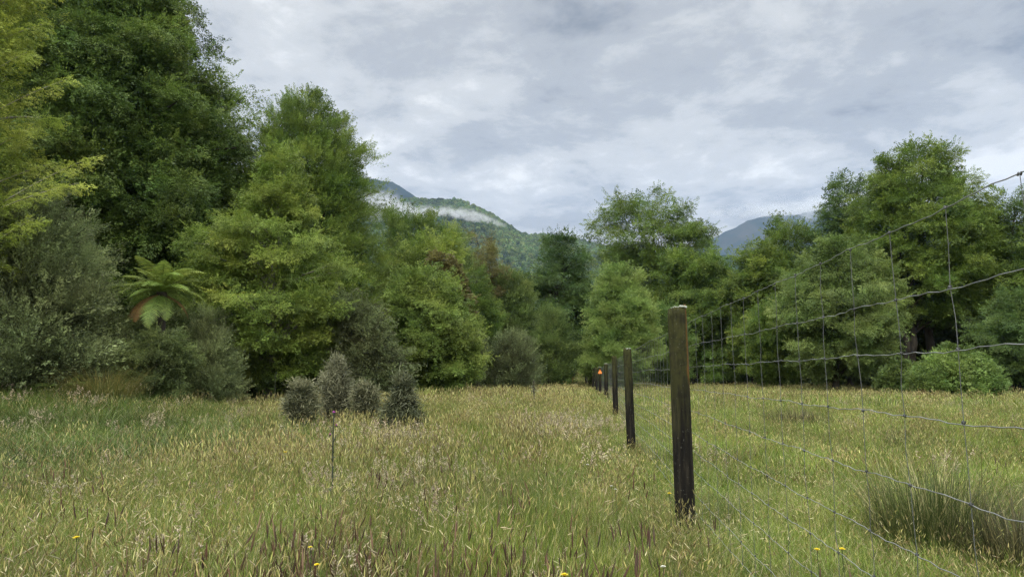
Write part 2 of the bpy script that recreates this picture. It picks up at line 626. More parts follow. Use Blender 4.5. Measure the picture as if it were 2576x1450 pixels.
def hill_forest(name, hill, n, near_frac, size, seed, dmax=None):
    _, X, Y, Z = hill
    r = np.random.default_rng(seed)
    ny, nx = X.shape
    k = 0
    ii = r.integers(0, ny - 1, n * 2)
    jj = r.integers(0, nx - 1, n * 2)
    fy, fx = r.random(n * 2), r.random(n * 2)
    lerp = lambda A: (A[ii, jj] * (1 - fx) * (1 - fy) + A[ii, jj + 1] * fx * (1 - fy) + A[ii + 1, jj] * (1 - fx) * fy + A[ii + 1, jj + 1] * fx * fy)
    x, y, z = lerp(X), lerp(Y), lerp(Z)
    px = pxof(x, y)
    ok = (px > 900) & (px < 2250) & (z > 20)
    x, y, z = x[ok][:n], y[ok][:n], z[ok][:n]
    m = len(x)
    s = r.uniform(0.7, 1.35, m) * size
    rot = np.stack([np.zeros(m), np.zeros(m), r.uniform(0, 6.28, m)], -1)
    scl = np.stack([s, s, s * r.uniform(0.8, 1.35, m)], -1)
    tmpl = [(blob_crown(40 + q), M_hill_leaf) for q in range(5)]
    patch = fbm(x / 130, y / 200, 31, 3)
    val = np.clip(0.9 + (patch - 0.5) * 1.5 + 0.32 * r.standard_normal(m), 0.35, 2.0)
    scatter(name, np.stack([x, y, z + 0.1 * s], -1), rot, scl, r.integers(0, 5, m), r.random(m), val, tmpl)


M_hill_leaf = leaf_mat("hill_leaf", [(0, (.030, .045, .016)), (.5, (.055, .078, .024)), (1, (.095, .115, .034))], 0.2, 0.06, instanced=True)
hill_forest("hill_forest", hillM2, 24000, 0, 15, 77)


# ---------------------------------------------------------------- mist on the hill
def mist(name, path, radii, D, dens, seed, sq=0.45, thick=1.0):
    """a bank of mist: a lumpy closed body that holds an uneven volume"""
    pts = np.array([P(px, py, D) for px, py in path])
    n = 40
    tt = np.linspace(0, 1, len(pts))
    q = np.linspace(0, 1, n)
    pc = np.stack([np.interp(q, tt, pts[:, k]) for k in range(3)], -1)
    rr = np.interp(q, tt, np.array(radii) / F0 * D)
    k = 20
    th = np.arange(k) / k * 2 * math.pi
    V = []
    for i in range(n):
        e = 1.5 * math.sin(math.pi * min(max(q[i], 0.004), 0.996)) ** 0.2
        for j in range(k):
            w = 1 + 0.35 * (vnoise(i * 0.35, j * 0.6 if j < k / 2 else (k - j) * 0.6, seed) - 0.5)
            V.append(pc[i] + np.array([0, math.cos(th[j]) * rr[i] * thick, math.sin(th[j]) * rr[i]]) * e * w)
    Tq = [[i * k + j, i * k + (j + 1) % k, (i + 1) * k + (j + 1) % k, (i + 1) * k + j] for i in range(n - 1) for j in range(k)]
    V = np.array(V)
    me = bpy.data.meshes.new(name)
    me.from_pydata([tuple(v) for v in V], [], [tuple(f) for f in Tq] + [tuple(range(k))[::-1], tuple(range((n - 1) * k, n * k))])
    m, t = new_mat(name)
    tco = N(t, "ShaderNodeTexCoord")
    mpn = N(t, "ShaderNodeMapping")
    mpn.inputs["Scale"].default_value = (2.6 / np.ptp(V[:, 0]) * 3, 2.6 / np.ptp(V[:, 1]), 2.6 / np.ptp(V[:, 2]) * 1.2)
    t.links.new(tco.outputs["Object"], mpn.inputs[0])
    nn = noise_n(t, mpn.outputs[0], 2.2, 6, 0.65, 0.5)
    gen = N(t, "ShaderNodeSeparateXYZ")
    t.links.new(tco.outputs["Generated"], gen.inputs[0])
    lo, hi = V.min(0), V.max(0)
    stops = []
    for q_ in np.linspace(0.02, 0.98, 12):
        xx = lo[0] + q_ * (hi[0] - lo[0])
        zc_ = np.interp(xx, pc[:, 0], pc[:, 2])
        hw_ = np.interp(xx, pc[:, 0], rr)
        stops.append((q_, ((zc_ - lo[2]) / (hi[2] - lo[2]), .8 * hw_ / (hi[2] - lo[2]), 0)))
    rp = ramp_n(t, gen.outputs[0], stops)
    sp = N(t, "ShaderNodeSeparateColor")
    t.links.new(rp, sp.inputs[0])
    wob = math_n(t, "MULTIPLY", math_n(t, "SUBTRACT", nn, 0.5), math_n(t, "MULTIPLY", sp.outputs[1], 6.5))
    off = math_n(t, "DIVIDE", math_n(t, "SUBTRACT", math_n(t, "ADD", gen.outputs[2], wob), sp.outputs[0]), sp.outputs[1])
    vert = math_n(t, "SUBTRACT", 1.0, math_n(t, "MULTIPLY", off, off), clamp=True)
    bell = lambda v, p: math_n(t, "POWER", math_n(t, "MULTIPLY", math_n(t, "MULTIPLY", v, math_n(t, "SUBTRACT", 1.0, v)), 4.0, clamp=True), p)
    fall = math_n(t, "MULTIPLY", bell(gen.outputs[0], 0.35), bell(gen.outputs[1], 0.8))
    fall = math_n(t, "MULTIPLY", fall, math_n(t, "MULTIPLY", vert, vert))
    d = math_n(t, "MULTIPLY", mapr(t, nn, 0.36, 0.60, 0.04, 1.0), math_n(t, "MULTIPLY", fall, dens))
    pv = N(t, "ShaderNodeVolumePrincipled")
    pv.inputs["Color"].default_value = (.72, .74, .77, 1)
    t.links.new(d, pv.inputs["Density"])
    o = N(t, "ShaderNodeOutputMaterial")
    t.links.new(pv.outputs[0], o.inputs["Volume"])
    return tag(link_mesh(name, me, m), kind="stuff")


mist("mist", [(900, 505), (965, 520), (1005, 534), (1050, 540), (1110, 533), (1160, 536), (1215, 543), (1275, 568)],
     [46, 54, 42, 24, 17, 18, 14, 8], 1750, 0.06, 3, thick=1.2)
mist("mist", [(1780, 535), (1900, 528), (2000, 524), (2080, 512), (2200, 500), (2400, 480)],
     [10, 18, 26, 34, 48, 60], 4300, 0.010, 8, thick=1.5)


# ---------------------------------------------------------------- fence
def post_mat():
    m, t = new_mat("fence_post")
    tco = N(t, "ShaderNodeTexCoord")
    s = N(t, "ShaderNodeSeparateXYZ")
    t.links.new(tco.outputs["Object"], s.inputs[0])
    mpn = N(t, "ShaderNodeMapping")
    mpn.inputs["Scale"].default_value = (14, 14, 1.3)
    t.links.new(tco.outputs["Object"], mpn.inputs[0])
    grain = noise_n(t, mpn.outputs[0], 1.6, 6, 0.65, 0.3)
    blotch = noise_n(t, tco.outputs["Object"], 5.0, 5, 0.65)
    wood = ramp_n(t, grain, [(0.34, (.003, .0028, .0026)), (0.54, (.009, .008, .006)), (0.76, (.038, .032, .023))])
    # moss and algae near the top of the post, old orange lichen on one side
    zt = math_n(t, "ADD", s.outputs[2], math_n(t, "MULTIPLY", math_n(t, "SUBTRACT", grain, 0.5), 1.6))
    mossf = math_n(t, "MULTIPLY", mapr(t, zt, 0.9, 1.95, 0.0, 0.85), mapr(t, blotch, 0.34, 0.56, 0.25, 1.0))
    c = mixc(t, mossf, wood, (.038, .040, .012))
    side = math_n(t, "ADD", s.outputs[0], math_n(t, "MULTIPLY", math_n(t, "SUBTRACT", blotch, 0.5), 0.10))
    orf = math_n(t, "MULTIPLY", mapr(t, side, 0.055, 0.085, 0, 1), mapr(t, zt, 1.35, 1.7, 0, 1))
    c = mixc(t, math_n(t, "MULTIPLY", orf, 0.8), c, (.13, .062, .014))
    pale = noise_n(t, tco.outputs["Object"], 42, 3, 0.6)
    c = mixc(t, mapr(t, pale, 0.64, 0.72, 0, 0.5), c, (.13, .135, .11))
    pb = N(t, "ShaderNodeBsdfPrincipled")
    pb.inputs["Roughness"].default_value = 0.92
    pb.inputs["Specular IOR Level"].default_value = 0.15
    t.links.new(c, pb.inputs["Base Color"])
    bp = N(t, "ShaderNodeBump")
    bp.inputs["Strength"].default_value = 0.9
    bp.inputs["Distance"].default_value = 0.02
    t.links.new(grain, bp.inputs["Height"])
    t.links.new(bp.outputs[0], pb.inputs["Normal"])
    out(t, pb.outputs[0])
    return m


M["post"] = post_mat()


def post_mesh(h, r, seed):
    rg = np.random.default_rng(seed)
    k, n = 36, 40
    th = np.arange(k) / k * 2 * math.pi
    V = []
    tilt = rg.uniform(-0.06, 0.06)
    groove = np.zeros(k)
    for g in rg.integers(0, k, 8):
        groove[g] -= rg.uniform(0.04, 0.11)
    for i in range(n):
        z = -0.35 + (h + 0.35) * i / (n - 1)
        q = i / (n - 1)
        rr = r * (1.06 - 0.07 * q)
        lump = 1 + 0.05 * (fbm(np.cos(th) * 1.3 + 5, np.sin(th) * 1.3 + z * 1.1, seed, 3) - 0.5) * 2 + groove
        if i == n - 1:
            lump = lump * 0.96
        x = np.cos(th) * rr * lump
        y = np.sin(th) * rr * lump
        zz = z + (tilt * np.cos(th) * r * 4 if i >= n - 2 else 0) + (0.006 * rg.standard_normal(k) if i >= n - 2 else 0)
        V.append(np.stack([x, y, np.broadcast_to(zz, x.shape)], -1))
    V = np.concatenate(V)
    V = np.concatenate([V, [[0, 0, h - 0.008]]])
    i = np.arange(n - 1)[:, None] * k
    j = np.arange(k)[None, :]
    F = np.stack([i + j, i + (j + 1) % k, i + k + (j + 1) % k, i + k + j], -1).reshape(-1, 4)
    me = bpy.data.meshes.new("post")
    me.from_pydata(V.tolist(), [], F.tolist() + [[(n - 1) * k + a, (n - 1) * k + (a + 1) % k, n * k] for a in range(k)])
    smooth(me)
    return me


def lichen_mesh(r, seed, n=60, half=False):
    rg = np.random.default_rng(seed)
    Vs, Fs, c = [], [], 0
    for q in range(n):
        a = rg.uniform(-1.2, 1.9) if half else rg.uniform(0, 6.28)
        rad = r * math.sqrt(rg.uniform(0.05 if not half else 0.25, 1.0)) * 0.97
        s = rg.uniform(0.008, 0.020)
        p = np.array([math.cos(a) * rad, math.sin(a) * rad, 0.001 + s * 0.25 - (0.014 * rg.random() if rad > r * .9 else 0)])
        ring = 7
        t = np.arange(ring) / ring * 6.283
        w = s * rg.uniform(0.6, 1.3, ring)
        Vs += [p + np.array([math.cos(b) * x, math.sin(b) * x, -s * 0.35]) for b, x in zip(t, w)]
        Vs += [p + np.array([math.cos(b) * x * .7, math.sin(b) * x * .7, s * rg.uniform(0.15, 0.55)]) for b, x in zip(t, w)]
        Fs += [[c + e, c + (e + 1) % ring, c + ring + (e + 1) % ring, c + ring + e] for e in range(ring)]
        Fs.append([c + ring + e for e in range(ring)])
        c += 2 * ring
    me = bpy.data.meshes.new("lichen")
    me.from_pydata([tuple(v) for v in Vs], [], Fs)
    return me


FP = [(1714, 6.8, 2.11, .093, -0.6), (1585, 14.0, 1.96, .085, -1.6), (1547, 22.6, 2.02, .085, -0.5), (1524.5, 33, 1.95, .09, 0),
      (1509, 42, 1.95, .09, -0.6), (1500, 49, 2.0, .10, 0), (1492.5, 56, 2.05, .10, 0.6), (1486, 63, 2.1, .105, 0), (1480, 70, 1.9, .11, 0), (1474, 78, 2.1, .11, 0)]


def build_fence():
    X1, Y1, _ = base(1714, 6.8)
    fx, fy = X1, Y1
    root = empty("deer_fence", (fx, fy, float(ground_z(fx, fy))))
    tag(root, "wire netting fence on weathered round wooden posts dividing the meadow", "fence")
    O = np.array(root.location)
    bases = []
    plist = [(None, -1.2, 2.0, .095, 0)] + FP
    for i, (px, Y, h, r, lean) in enumerate(plist):
        if px is None:
            X = fx - 0.086 * (fy - Y)
        else:
            X = (px - 1288) / 1714.0 * Y
        z = float(ground_z(X, Y))
        bases.append((X, Y, z))
        h += .24 * (1 - float(sstep(Y, 15, 30)))
        me = post_mesh(h, r, 100 + i)
        o = link_mesh("post", me, M["post"], root, tuple(np.array([X, Y, z]) - O))
        o.rotation_euler = (0, R(lean), R(15 * i if i != 1 else 0))
        if i == 1:
            o["label"] = "thickest nearest post with grey lichen crust and orange stain on its top"
        if i in (1, 2, 4, 5):
            lo = link_mesh("lichen", lichen_mesh(r, 50 + i, 70 if i == 1 else 40, i == 1), M["lichen"], o, (0, 0, h))
    # wires run on the far side of the posts
    hs = np.array([1.935, 1.697, 1.48, 1.26, 1.05, .83, .655, .46, .235, .07])
    off = np.array([0.108, 0.02, 0])
    line = [np.array(b) + off for b in bases]
    seg = [np.linalg.norm(line[i + 1] - line[i]) for i in range(len(line) - 1)]
    cum = np.concatenate([[0], np.cumsum(seg)])
    L = cum[-1]
    LA = np.array(line)

    def at(s):
        return np.stack([np.interp(s, cum, LA[:, k]) for k in range(3)], -1)

    def sag(s):
        k = np.clip(np.searchsorted(cum, s) - 1, 0, len(seg) - 1)
        q = (s - cum[k]) / np.array(seg)[k]
        return 4 * q * (1 - q)
    d1 = cum[1]
    stay_s = [d1 - 4.713 + 0.367 * k for k in range(-6, 13)] + [d1 + 0.14 + 0.36 * k for k in range(int((L - d1 - .2) / 0.36))]
    rgw = np.random.default_rng(5)
    drop = [0.01, 0.03, 0.01, 0.015, 0.05, 0.065, 0.065, 0.06, 0.04, 0.02]
    rads = [.0019, .0018, .0018, .0018, .0018, .0018, .0018, .0018, .0018, .0018]

    def wire_z(hi, s):
        g = ground_z(at(s)[..., 0], at(s)[..., 1])
        g = g + .24 * (1 - sstep(at(s)[..., 1], 15, 30))
        k = sstep(at(s)[..., 1], 5.5, 10)
        g = g * k + .01 * (1 - k)
        return g + hs[hi] - sag(s) * drop[hi] * (1.0 if np.ndim(s) == 0 else np.where(s < d1, 1.0, .35))
    for hi in range(len(hs)):
        s = np.unique(np.concatenate([np.arange(0, d1 + 8, 0.064), np.arange(d1 + 8, d1 + 30, 0.16), np.arange(d1 + 30, L, 0.5), [L]]))
        p = at(s)
        p[:, 2] = wire_z(hi, s)
        crimp = np.where((np.arange(len(s)) % 2) == 0, 1, -1) * 0.0022 * (s < d1 + 8)
        ph = rgw.uniform(0, 6)
        p[:, 2] += crimp * (0.4 + 0.9 * rgw.random(len(s))) + 0.004 * np.sin(s * 5.3 + ph) + 0.003 * np.sin(s * 13 + ph)
        p[:, 0] += 0.0015 * rgw.standard_normal(len(s))
        T = Tubes()
        rad = rads[hi] * np.where(s < d1, 1.0, np.where(s < d1 + 9, 1.25, 1.6))
        T.add(p - O, rad, 5)
        T.build("line_wire", M["wire"], root)
    order = sorted(stay_s, key=lambda v: abs(v - d1) if v > d1 else abs(v - d1) * 0.5)
    vis = [s for s in order if at(np.array([s]))[0][1] > 1.2]
    rest = None
    for c, s in enumerate(vis):
        jit = rgw.uniform(-0.012, 0.012, len(hs))
        T = Tubes() if c < 70 else (rest or Tubes())
        if c >= 70:
            rest = T
        pts = []
        for hi in range(len(hs)):
            q = at(np.array([s + jit[hi] + (hs[hi] - 1.26) * 0.012]))[0]
            q[2] = wire_z(hi, np.array([s]))[0] + 0.001
            pts.append(q)
        pts = np.array(pts)
        mid = 0.5 * (pts[1:] + pts[:-1]) + rgw.normal(0, 0.006, (len(pts) - 1, 3)) * [0.4, 1, 0]
        allp = np.empty((2 * len(pts) - 1, 3))
        allp[0::2], allp[1::2] = pts, mid
        k = 1.0 if s < d1 else (1.3 if s < d1 + 10 else 1.7)
        T.add(allp - O, 0.0013 * k, 4)
        if s < d1 + 8:
            for q in pts:                                    # knots where the wires cross
                T.add(np.array([[0, -.008, .004], [0, -.004, -.004], [0, .004, .004], [0, .008, -.004]]) * [1, 1, 1] + q - O, 0.0031, 5)
        if c < 70:
            T.build("stay_wire", M["stay"], root)
    if rest is not None:
        tag(rest.build("stay_wire", M["stay"], root), kind="stuff")
    return bases


fence_bases = build_fence()


def prism(pts, th):
    """flat outline in x,z with thickness th along y"""
    n = len(pts)
    V = [(x, -th / 2, z) for x, z in pts] + [(x, th / 2, z) for x, z in pts]
    F = [list(range(n)), list(range(n, 2 * n))[::-1]] + [[i, i + n, (i + 1) % n + n, (i + 1) % n] for i in range(n)]
    me = bpy.data.meshes.new("prism")
    me.from_pydata(V, [], F)
    return me


def build_marker():
    X, Y, z = fence_bases[5]
    s = 0.13
    o = link_mesh("trail_marker", prism([(-s, 0), (s, 0), (s * .12, 1.95 * s), (-s * .12, 1.95 * s)], 0.006), M["orange"], None, (X, Y - 0.103, z + 1.55))
    tag(o, "orange plastic triangle nailed to a fence post partway along the row", "trail marker")
    X, Y, z = base(1440, 72)
    r = empty("marker_stake", (X, Y, z))
    tag(r, "small orange tipped stake where the grassy track climbs away", "marker stake")
    T = Tubes()
    T.add([(0, 0, -.2), (0, 0, .75)], .045, 6)
    T.build("stake", M["bark"], r)
    link_mesh("marker_tip", prism([(-.09, .7), (.09, .7), (.035, 1.35), (-.035, 1.35)], .05), M["orange"], r, (0, -.06, 0))


build_marker()

# ---------------------------------------------------------------- foliage
def spray_fan(seed, n=44, L=1.0, leaf=(.115, .054), droop=.30, spread=.42, flat=.5):
    """a flat fan of leaves along a twig: returns (n,4,3), unit length"""
    r = np.random.default_rng(seed)
    t = np.sqrt(r.uniform(0.02, 1, n))
    side = np.where(np.arange(n) % 2 == 0, 1.0, -1.0)
    wid = spread * np.sin(np.clip(t * 1.05, 0, 1) * math.pi * 0.93 + 0.12) ** 0.8
    y = side * wid * r.uniform(0.05, 1, n) * L
    x = t * L - np.abs(y) * 0.15
    z = -droop * t * t * L + r.normal(0, 0.045, n) * L - 0.15 * np.abs(y)
    c = np.stack([x, y, z], -1)
    d = unit(np.stack([np.full(n, 1.0), side * r.uniform(0.2, 1.4, n), r.normal(-.1, .3, n)], -1))
    nn = unit(np.stack([r.normal(0, flat, n), r.normal(0, flat, n), np.ones(n)], -1))
    b = unit(np.cross(nn, d))
    l = leaf[0] * r.uniform(.65, 1.3, n)[:, None] * L
    w = leaf[1] * r.uniform(.65, 1.3, n)[:, None] * L
    return np.stack([c - d * l * .45, c + b * w * .5 + d * l * .05, c + d * l * .55, c - b * w * .5 + d * l * .05], 1)


def spray_tuft(seed, n=42, leaf=(.110, .038), spread=.32, curve=.25):
    """an upright or outward feathery tuft: leaves held around a stem"""
    r = np.random.default_rng(seed)
    t = np.sqrt(r.uniform(0.02, 1, n))
    a = r.uniform(0, 6.283, n)
    rad = spread * (1.05 - t) * r.uniform(.3, 1, n) + .03
    c = np.stack([t - .15 * rad, np.cos(a) * rad, np.sin(a) * rad + curve * t * t], -1)
    d = unit(np.stack([np.full(n, 1.1), np.cos(a) * .8, np.sin(a) * .8 + .3], -1) + .3 * r.standard_normal((n, 3)))
    nn = unit(r.standard_normal((n, 3)) + [0, 0, .6])
    b = unit(np.cross(nn, d))
    l = leaf[0] * r.uniform(.6, 1.35, n)[:, None]
    w = leaf[1] * r.uniform(.6, 1.3, n)[:, None]
    return np.stack([c - d * l * .5, c + b * w * .5, c + d * l * .5, c - b * w * .5], 1)


def spray_wiry(seed, n=22):
    """a tangle of thin bent twigs"""
    r = np.random.default_rng(seed)
    q = []
    for k in range(n // 2):
        p = np.array([r.uniform(0, .5), r.normal(0, .22), r.normal(0, .22)])
        d = unit(np.array([1.0, r.normal(0, .8), r.normal(0.1, .8)]))
        for s in range(2):
            l = r.uniform(.18, .4)
            b = unit(np.cross(d, r.standard_normal(3))) * r.uniform(.010, .022)
            q.append([p - b, p + b, p + d * l + b * .6, p + d * l - b * .6])
            p = p + d * l
            d = unit(d + r.normal(0, .6, 3))
    return np.array(q)


SPR = {
    "fan": [spray_fan(200 + k) for k in range(6)],
    "fan_droop": [spray_fan(230 + k, 42, 1, (.115, .048), .5, .42, .6) for k in range(6)],
    "tuft": [spray_tuft(260 + k) for k in range(6)],
    "fine": [spray_tuft(290 + k, 44, (.10, .019), .24, .3) for k in range(6)],
    "broad": [spray_fan(320 + k, 18, 1, (.26, .15), .2, .6, .7) for k in range(6)],
    "plume": [spray_tuft(380 + k, 30, (.10, .034), .13, .18) for k in range(6)],
    "wiry": [spray_wiry(350 + k) for k in range(6)],
}
#            dir: radial, up, random | normal randomness | pad flatness
MODE = {
    "layer": dict(rad=.75, up=-.42, rnd=.55, nr=.55, flat=.16, top=.8),
    "podo": dict(rad=.8, up=.35, rnd=.6, nr=.8, flat=.45, top=.45),
    "up": dict(rad=.45, up=1.0, rnd=.45, nr=1.0, flat=.8, top=.1),
    "weep": dict(rad=1.0, up=-.25, rnd=.45, nr=.5, flat=.5, top=.5),
    "ball": dict(rad=.6, up=.2, rnd=1.0, nr=1.0, flat=.85, top=0),
    "fan_up": dict(rad=.75, up=-.30, rnd=.6, nr=.6, flat=.22, top=.7),
}


def place_sprays(kind, pos, d, up, size, tint, rg):
    out_v, out_t = [], []
    b = unit(np.cross(up, d))
    u = np.cross(d, b)
    k = rg.integers(0, len(SPR[kind]), len(pos))
    for q, T in enumerate(SPR[kind]):
        s = k == q
        if not s.any():
            continue
        Rm = np.stack([d[s], b[s], u[s]], 1) * size[s][:, None, None]
        v = np.einsum("lck,skj->slcj", T, Rm) + pos[s][:, None, None, :]
        out_v.append(v.reshape(-1, 4, 3))
        tt = tint[s][:, None] + rg.normal(0, .10, (s.sum(), len(T)))
        out_t.append(tt.ravel())
    return np.concatenate(out_v), np.concatenate(out_t)


def crown_from_outline(outline, Y, z_ground, origin):
    """outline rows (py, xleft, xright) seen at distance Y -> z, centre, radius arrays in thing space"""
    zz, cc, rr = [], [], []
    for py, xl, xr in outline:
        a, b = P(xl, py, Y), P(xr, py, Y)
        zz.append(a[2] - origin[2])
        cc.append((a[0] + b[0]) / 2 - origin[0])
        rr.append((b[0] - a[0]) / 2)
    o = np.argsort(zz)
    return np.array(zz)[o], np.array(cc)[o], np.array(rr)[o]


def plant(name, label, cat, px, Y, outline, mat, spray="fan", mode="layer", pads=90, per=30, size=.55, pad=.22,
          seed=1, trunk=.16, stems=1, bark="bark", limbs=26, depth=1.0, fill=.3, group=None, tint=.5, bare=0.0, maxdepth=None,
          front=.62, shell=(.62, 1.02), lean=0.0, trunk_top=.9, crown_name="crown", boughs=(), core=.52, tips=5, tip_len=1.2, tip_up=.35):
    rg = np.random.default_rng(seed)
    lay = mode in ("layer", "fan_up")
    pads, per, pad = int(pads * (.68 if lay else .85)), int(per * (1.5 if lay else 1.25)), pad * (.92 if lay else .88)
    org = np.array(base(px, Y))
    root = empty(name, tuple(org))
    tag(root, label, cat, group)
    z, c, r = crown_from_outline(outline, Y, org[2], org)
    zmin, zmax = max(z[0], 0.05), z[-1]
    zs = np.linspace(zmin, zmax, 60)
    rs = np.interp(zs, z, r)
    w = rs + .05 * rs.max()
    w /= w.sum()
    pz = rg.choice(zs, pads, p=w) + rg.uniform(-.5, .5, pads) * (zmax - zmin) / 60
    pz = np.clip(pz, zmin, zmax)
    az = np.where(rg.random(pads) < front, rg.uniform(-math.pi, 0, pads), rg.uniform(0, math.pi, pads))   # the half towards the meadow is denser
    R0 = np.interp(pz, z, r)
    lobe = 1 + .22 * (vnoise(az * 1.6 + 7, pz / max(rs.max(), .3) * 1.6, seed) - .5) * 2
    lead = rg.random(pads) < .12                           # short leaders break the outline
    frac = (rg.uniform(*shell, pads) - .045) * np.clip(lobe, .65, 1.12)
    frac = np.where(lead, frac * 1.10, frac)
    dep = depth if maxdepth is None else min(depth, maxdepth / max(rs.max(), 1e-3))
    PX = np.interp(pz, z, c) + np.cos(az) * R0 * frac
    PY = np.sin(az) * R0 * frac * dep
    cen = np.stack([PX, PY, pz], -1)
    radial = unit(np.stack([np.cos(az), np.sin(az) * dep, np.zeros(pads)], -1))
    topf = sstep(pz, zmin + .72 * (zmax - zmin), zmax)
    radial = unit(radial * (1 - .55 * topf)[:, None] + np.array([0, 0, 1.0]) * (.75 * topf)[:, None])
    tang = unit(np.cross(np.array([0, 0, 1.0]), radial + 1e-4))
    upv = np.cross(radial, tang)
    mo = MODE[mode]
    psz = pad * rs.max() * np.clip(np.exp(rg.normal(0, .27, pads)), .5, 1.6) * np.where(lead, .6, 1) * (.45 + .55 * R0 / max(rs.max(), 1e-3))
    n = per
    g = rg.standard_normal((pads, n, 3))
    g = unit(g) * (rg.random((pads, n, 1)) ** (1 / 3.2))
    g[..., 2] = g[..., 2] * (1 - mo["top"]) + np.abs(g[..., 2]) * mo["top"]
    loc = (g[..., 0:1] * radial[:, None] * 1.15 + g[..., 1:2] * tang[:, None] + g[..., 2:3] * upv[:, None] * mo["flat"]) * psz[:, None, None]
    pos = cen[:, None] + loc
    d = unit(radial[:, None] * mo["rad"] + np.array([0, 0, mo["up"]]) + rg.standard_normal((pads, n, 3)) * mo["rnd"] + unit(loc + 1e-6) * .55)
    un = unit(np.array([0, 0, 1.0]) + .5 * radial[:, None] + rg.standard_normal((pads, n, 3)) * mo["nr"] * .6 + 1e-3)
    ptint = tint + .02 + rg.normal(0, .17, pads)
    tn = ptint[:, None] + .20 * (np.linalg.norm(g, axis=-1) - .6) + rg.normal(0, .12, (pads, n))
    sz = size * rg.uniform(.65, 1.25, (pads, n))
    v1, t1 = place_sprays(spray, pos.reshape(-1, 3), d.reshape(-1, 3), un.reshape(-1, 3), sz.ravel(), tn.ravel(), rg)
    Vs, Ts = [v1], [t1]
    if tips:                                               # young shoots feather the outside of every clump
        g2 = unit(rg.standard_normal((pads, tips, 3)) + [.9, 0, .45])
        l2 = (g2[..., 0:1] * radial[:, None] * 1.15 + g2[..., 1:2] * tang[:, None] + g2[..., 2:3] * upv[:, None] * mo["flat"]) * psz[:, None, None] * .9
        p2 = (cen[:, None] + l2).reshape(-1, 3)
        d2 = unit(radial[:, None] * .8 + unit(l2) * .8 + np.array([0, 0, tip_up]) + .3 * rg.standard_normal((pads, tips, 3))).reshape(-1, 3)
        u2 = unit(np.array([0, 0, 1.0]) + .5 * rg.standard_normal(p2.shape))
        v4, t4 = place_sprays("wiry" if spray == "wiry" else "plume", p2, d2, u2, size * tip_len * rg.uniform(.7, 1.35, len(p2)),
                              np.repeat(ptint, tips) + .15 + rg.normal(0, .1, len(p2)), rg)
        Vs.append(v4)
        Ts.append(t4)
    if fill > 0:                                           # bigger sprays of darker tint inside the crown
        m = int(pads * per * fill)
        fz = np.clip(rg.choice(zs, m, p=w), zmin, zmax)
        fa = rg.uniform(0, 6.283, m)
        fr = np.sqrt(rg.random(m)) * core
        RR = np.interp(fz, z, r)
        fp = np.stack([np.interp(fz, z, c) + np.cos(fa) * RR * fr, np.sin(fa) * RR * fr * dep, fz], -1)
        fd = unit(np.stack([np.cos(fa), np.sin(fa), np.zeros(m)], -1) + .7 * rg.standard_normal((m, 3)))
        fu = unit(np.array([0, 0, 1.0]) + .7 * rg.standard_normal((m, 3)))
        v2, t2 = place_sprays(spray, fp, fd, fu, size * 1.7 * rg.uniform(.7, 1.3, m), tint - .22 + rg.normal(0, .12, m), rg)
        Vs.append(v2)
        Ts.append(t2)
    tb = Tubes()
    for (ax, ay), (bx, by), dy_, wdt, cnt in boughs:       # long single boughs reaching out of the crown
        a_, b_ = P(ax, ay, Y) - org, P(bx, by, Y) - org
        a_[1], b_[1] = dy_ * .3, dy_
        md = (a_ + b_) / 2 + [0, 0, .06 * np.linalg.norm(b_ - a_)]
        pa = bez(a_, md, b_, 12)
        tb.add(pa, np.linspace(.022, .006, 12), 5)
        k = rg.random(cnt) ** .8
        i0 = np.clip((k * 11).astype(int), 0, 10)
        fr = (k * 11 - i0)[:, None]
        bp_ = pa[i0] * (1 - fr) + pa[i0 + 1] * fr
        ax_ = unit(pa[i0 + 1] - pa[i0])
        sd_ = unit(np.cross(ax_, [0, 0, 1.0]))
        off_ = rg.uniform(-1, 1, cnt)[:, None] * sd_ * (wdt * (1.1 - .8 * k))[:, None] + rg.normal(0, .05, (cnt, 3)) * wdt
        off_[:, 2] -= np.abs(rg.normal(0, .10, cnt)) * wdt
        dd_ = unit(ax_ + sd_ * np.sign((off_ * sd_).sum(1))[:, None] * rg.uniform(.2, .9, cnt)[:, None] + [0, 0, -.3] + .25 * rg.standard_normal((cnt, 3)))
        uu_ = unit(np.array([0, -.5, 1.0]) + .4 * rg.standard_normal((cnt, 3)))
        v3, t3 = place_sprays(spray, bp_ + off_ * .7, dd_, uu_, size * .8 * rg.uniform(.6, 1.2, cnt), tint + .14 + rg.normal(0, .12, cnt), rg)
        Vs.append(v3)
        Ts.append(t3)
    V = np.concatenate(Vs)
    T = np.clip(np.concatenate(Ts), 0, 1)
    keep = V[:, :, 2].min(1) > -.15
    V, T = V[keep], T[keep]
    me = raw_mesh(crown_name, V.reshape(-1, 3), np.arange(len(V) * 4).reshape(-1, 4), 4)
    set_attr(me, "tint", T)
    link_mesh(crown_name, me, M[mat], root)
    # trunk and limbs
    for s in range(stems):
        a = rg.uniform(0, 6.28)
        sp = 0 if stems == 1 else trunk * rg.uniform(1.5, 4.5)
        b0 = np.array([math.cos(a) * sp, math.sin(a) * sp * .6, -.25])
        zt = zmin * .2 + (zmax) * trunk_top * (1 if s == 0 else rg.uniform(.6, .95))
        ce = np.interp(zt, z, c) + (0 if s == 0 else math.cos(a) * np.interp(zt, z, r) * .45)
        e0 = np.array([ce, (0 if s == 0 else math.sin(a) * np.interp(zt, z, r) * .4), zt])
        mid = (b0 + e0) / 2 + rg.normal(0, .02, 3) * zt * [1, 1, 0] - np.array([(e0 - b0)[0] * .25, 0, 0])
        path = bez(b0, mid, e0, 14) + np.concatenate([[[0, 0, 0]], rg.normal(0, .012 * zt, (13, 3)) * [1, 1, 0]])
        q = np.linspace(0, 1, 14)
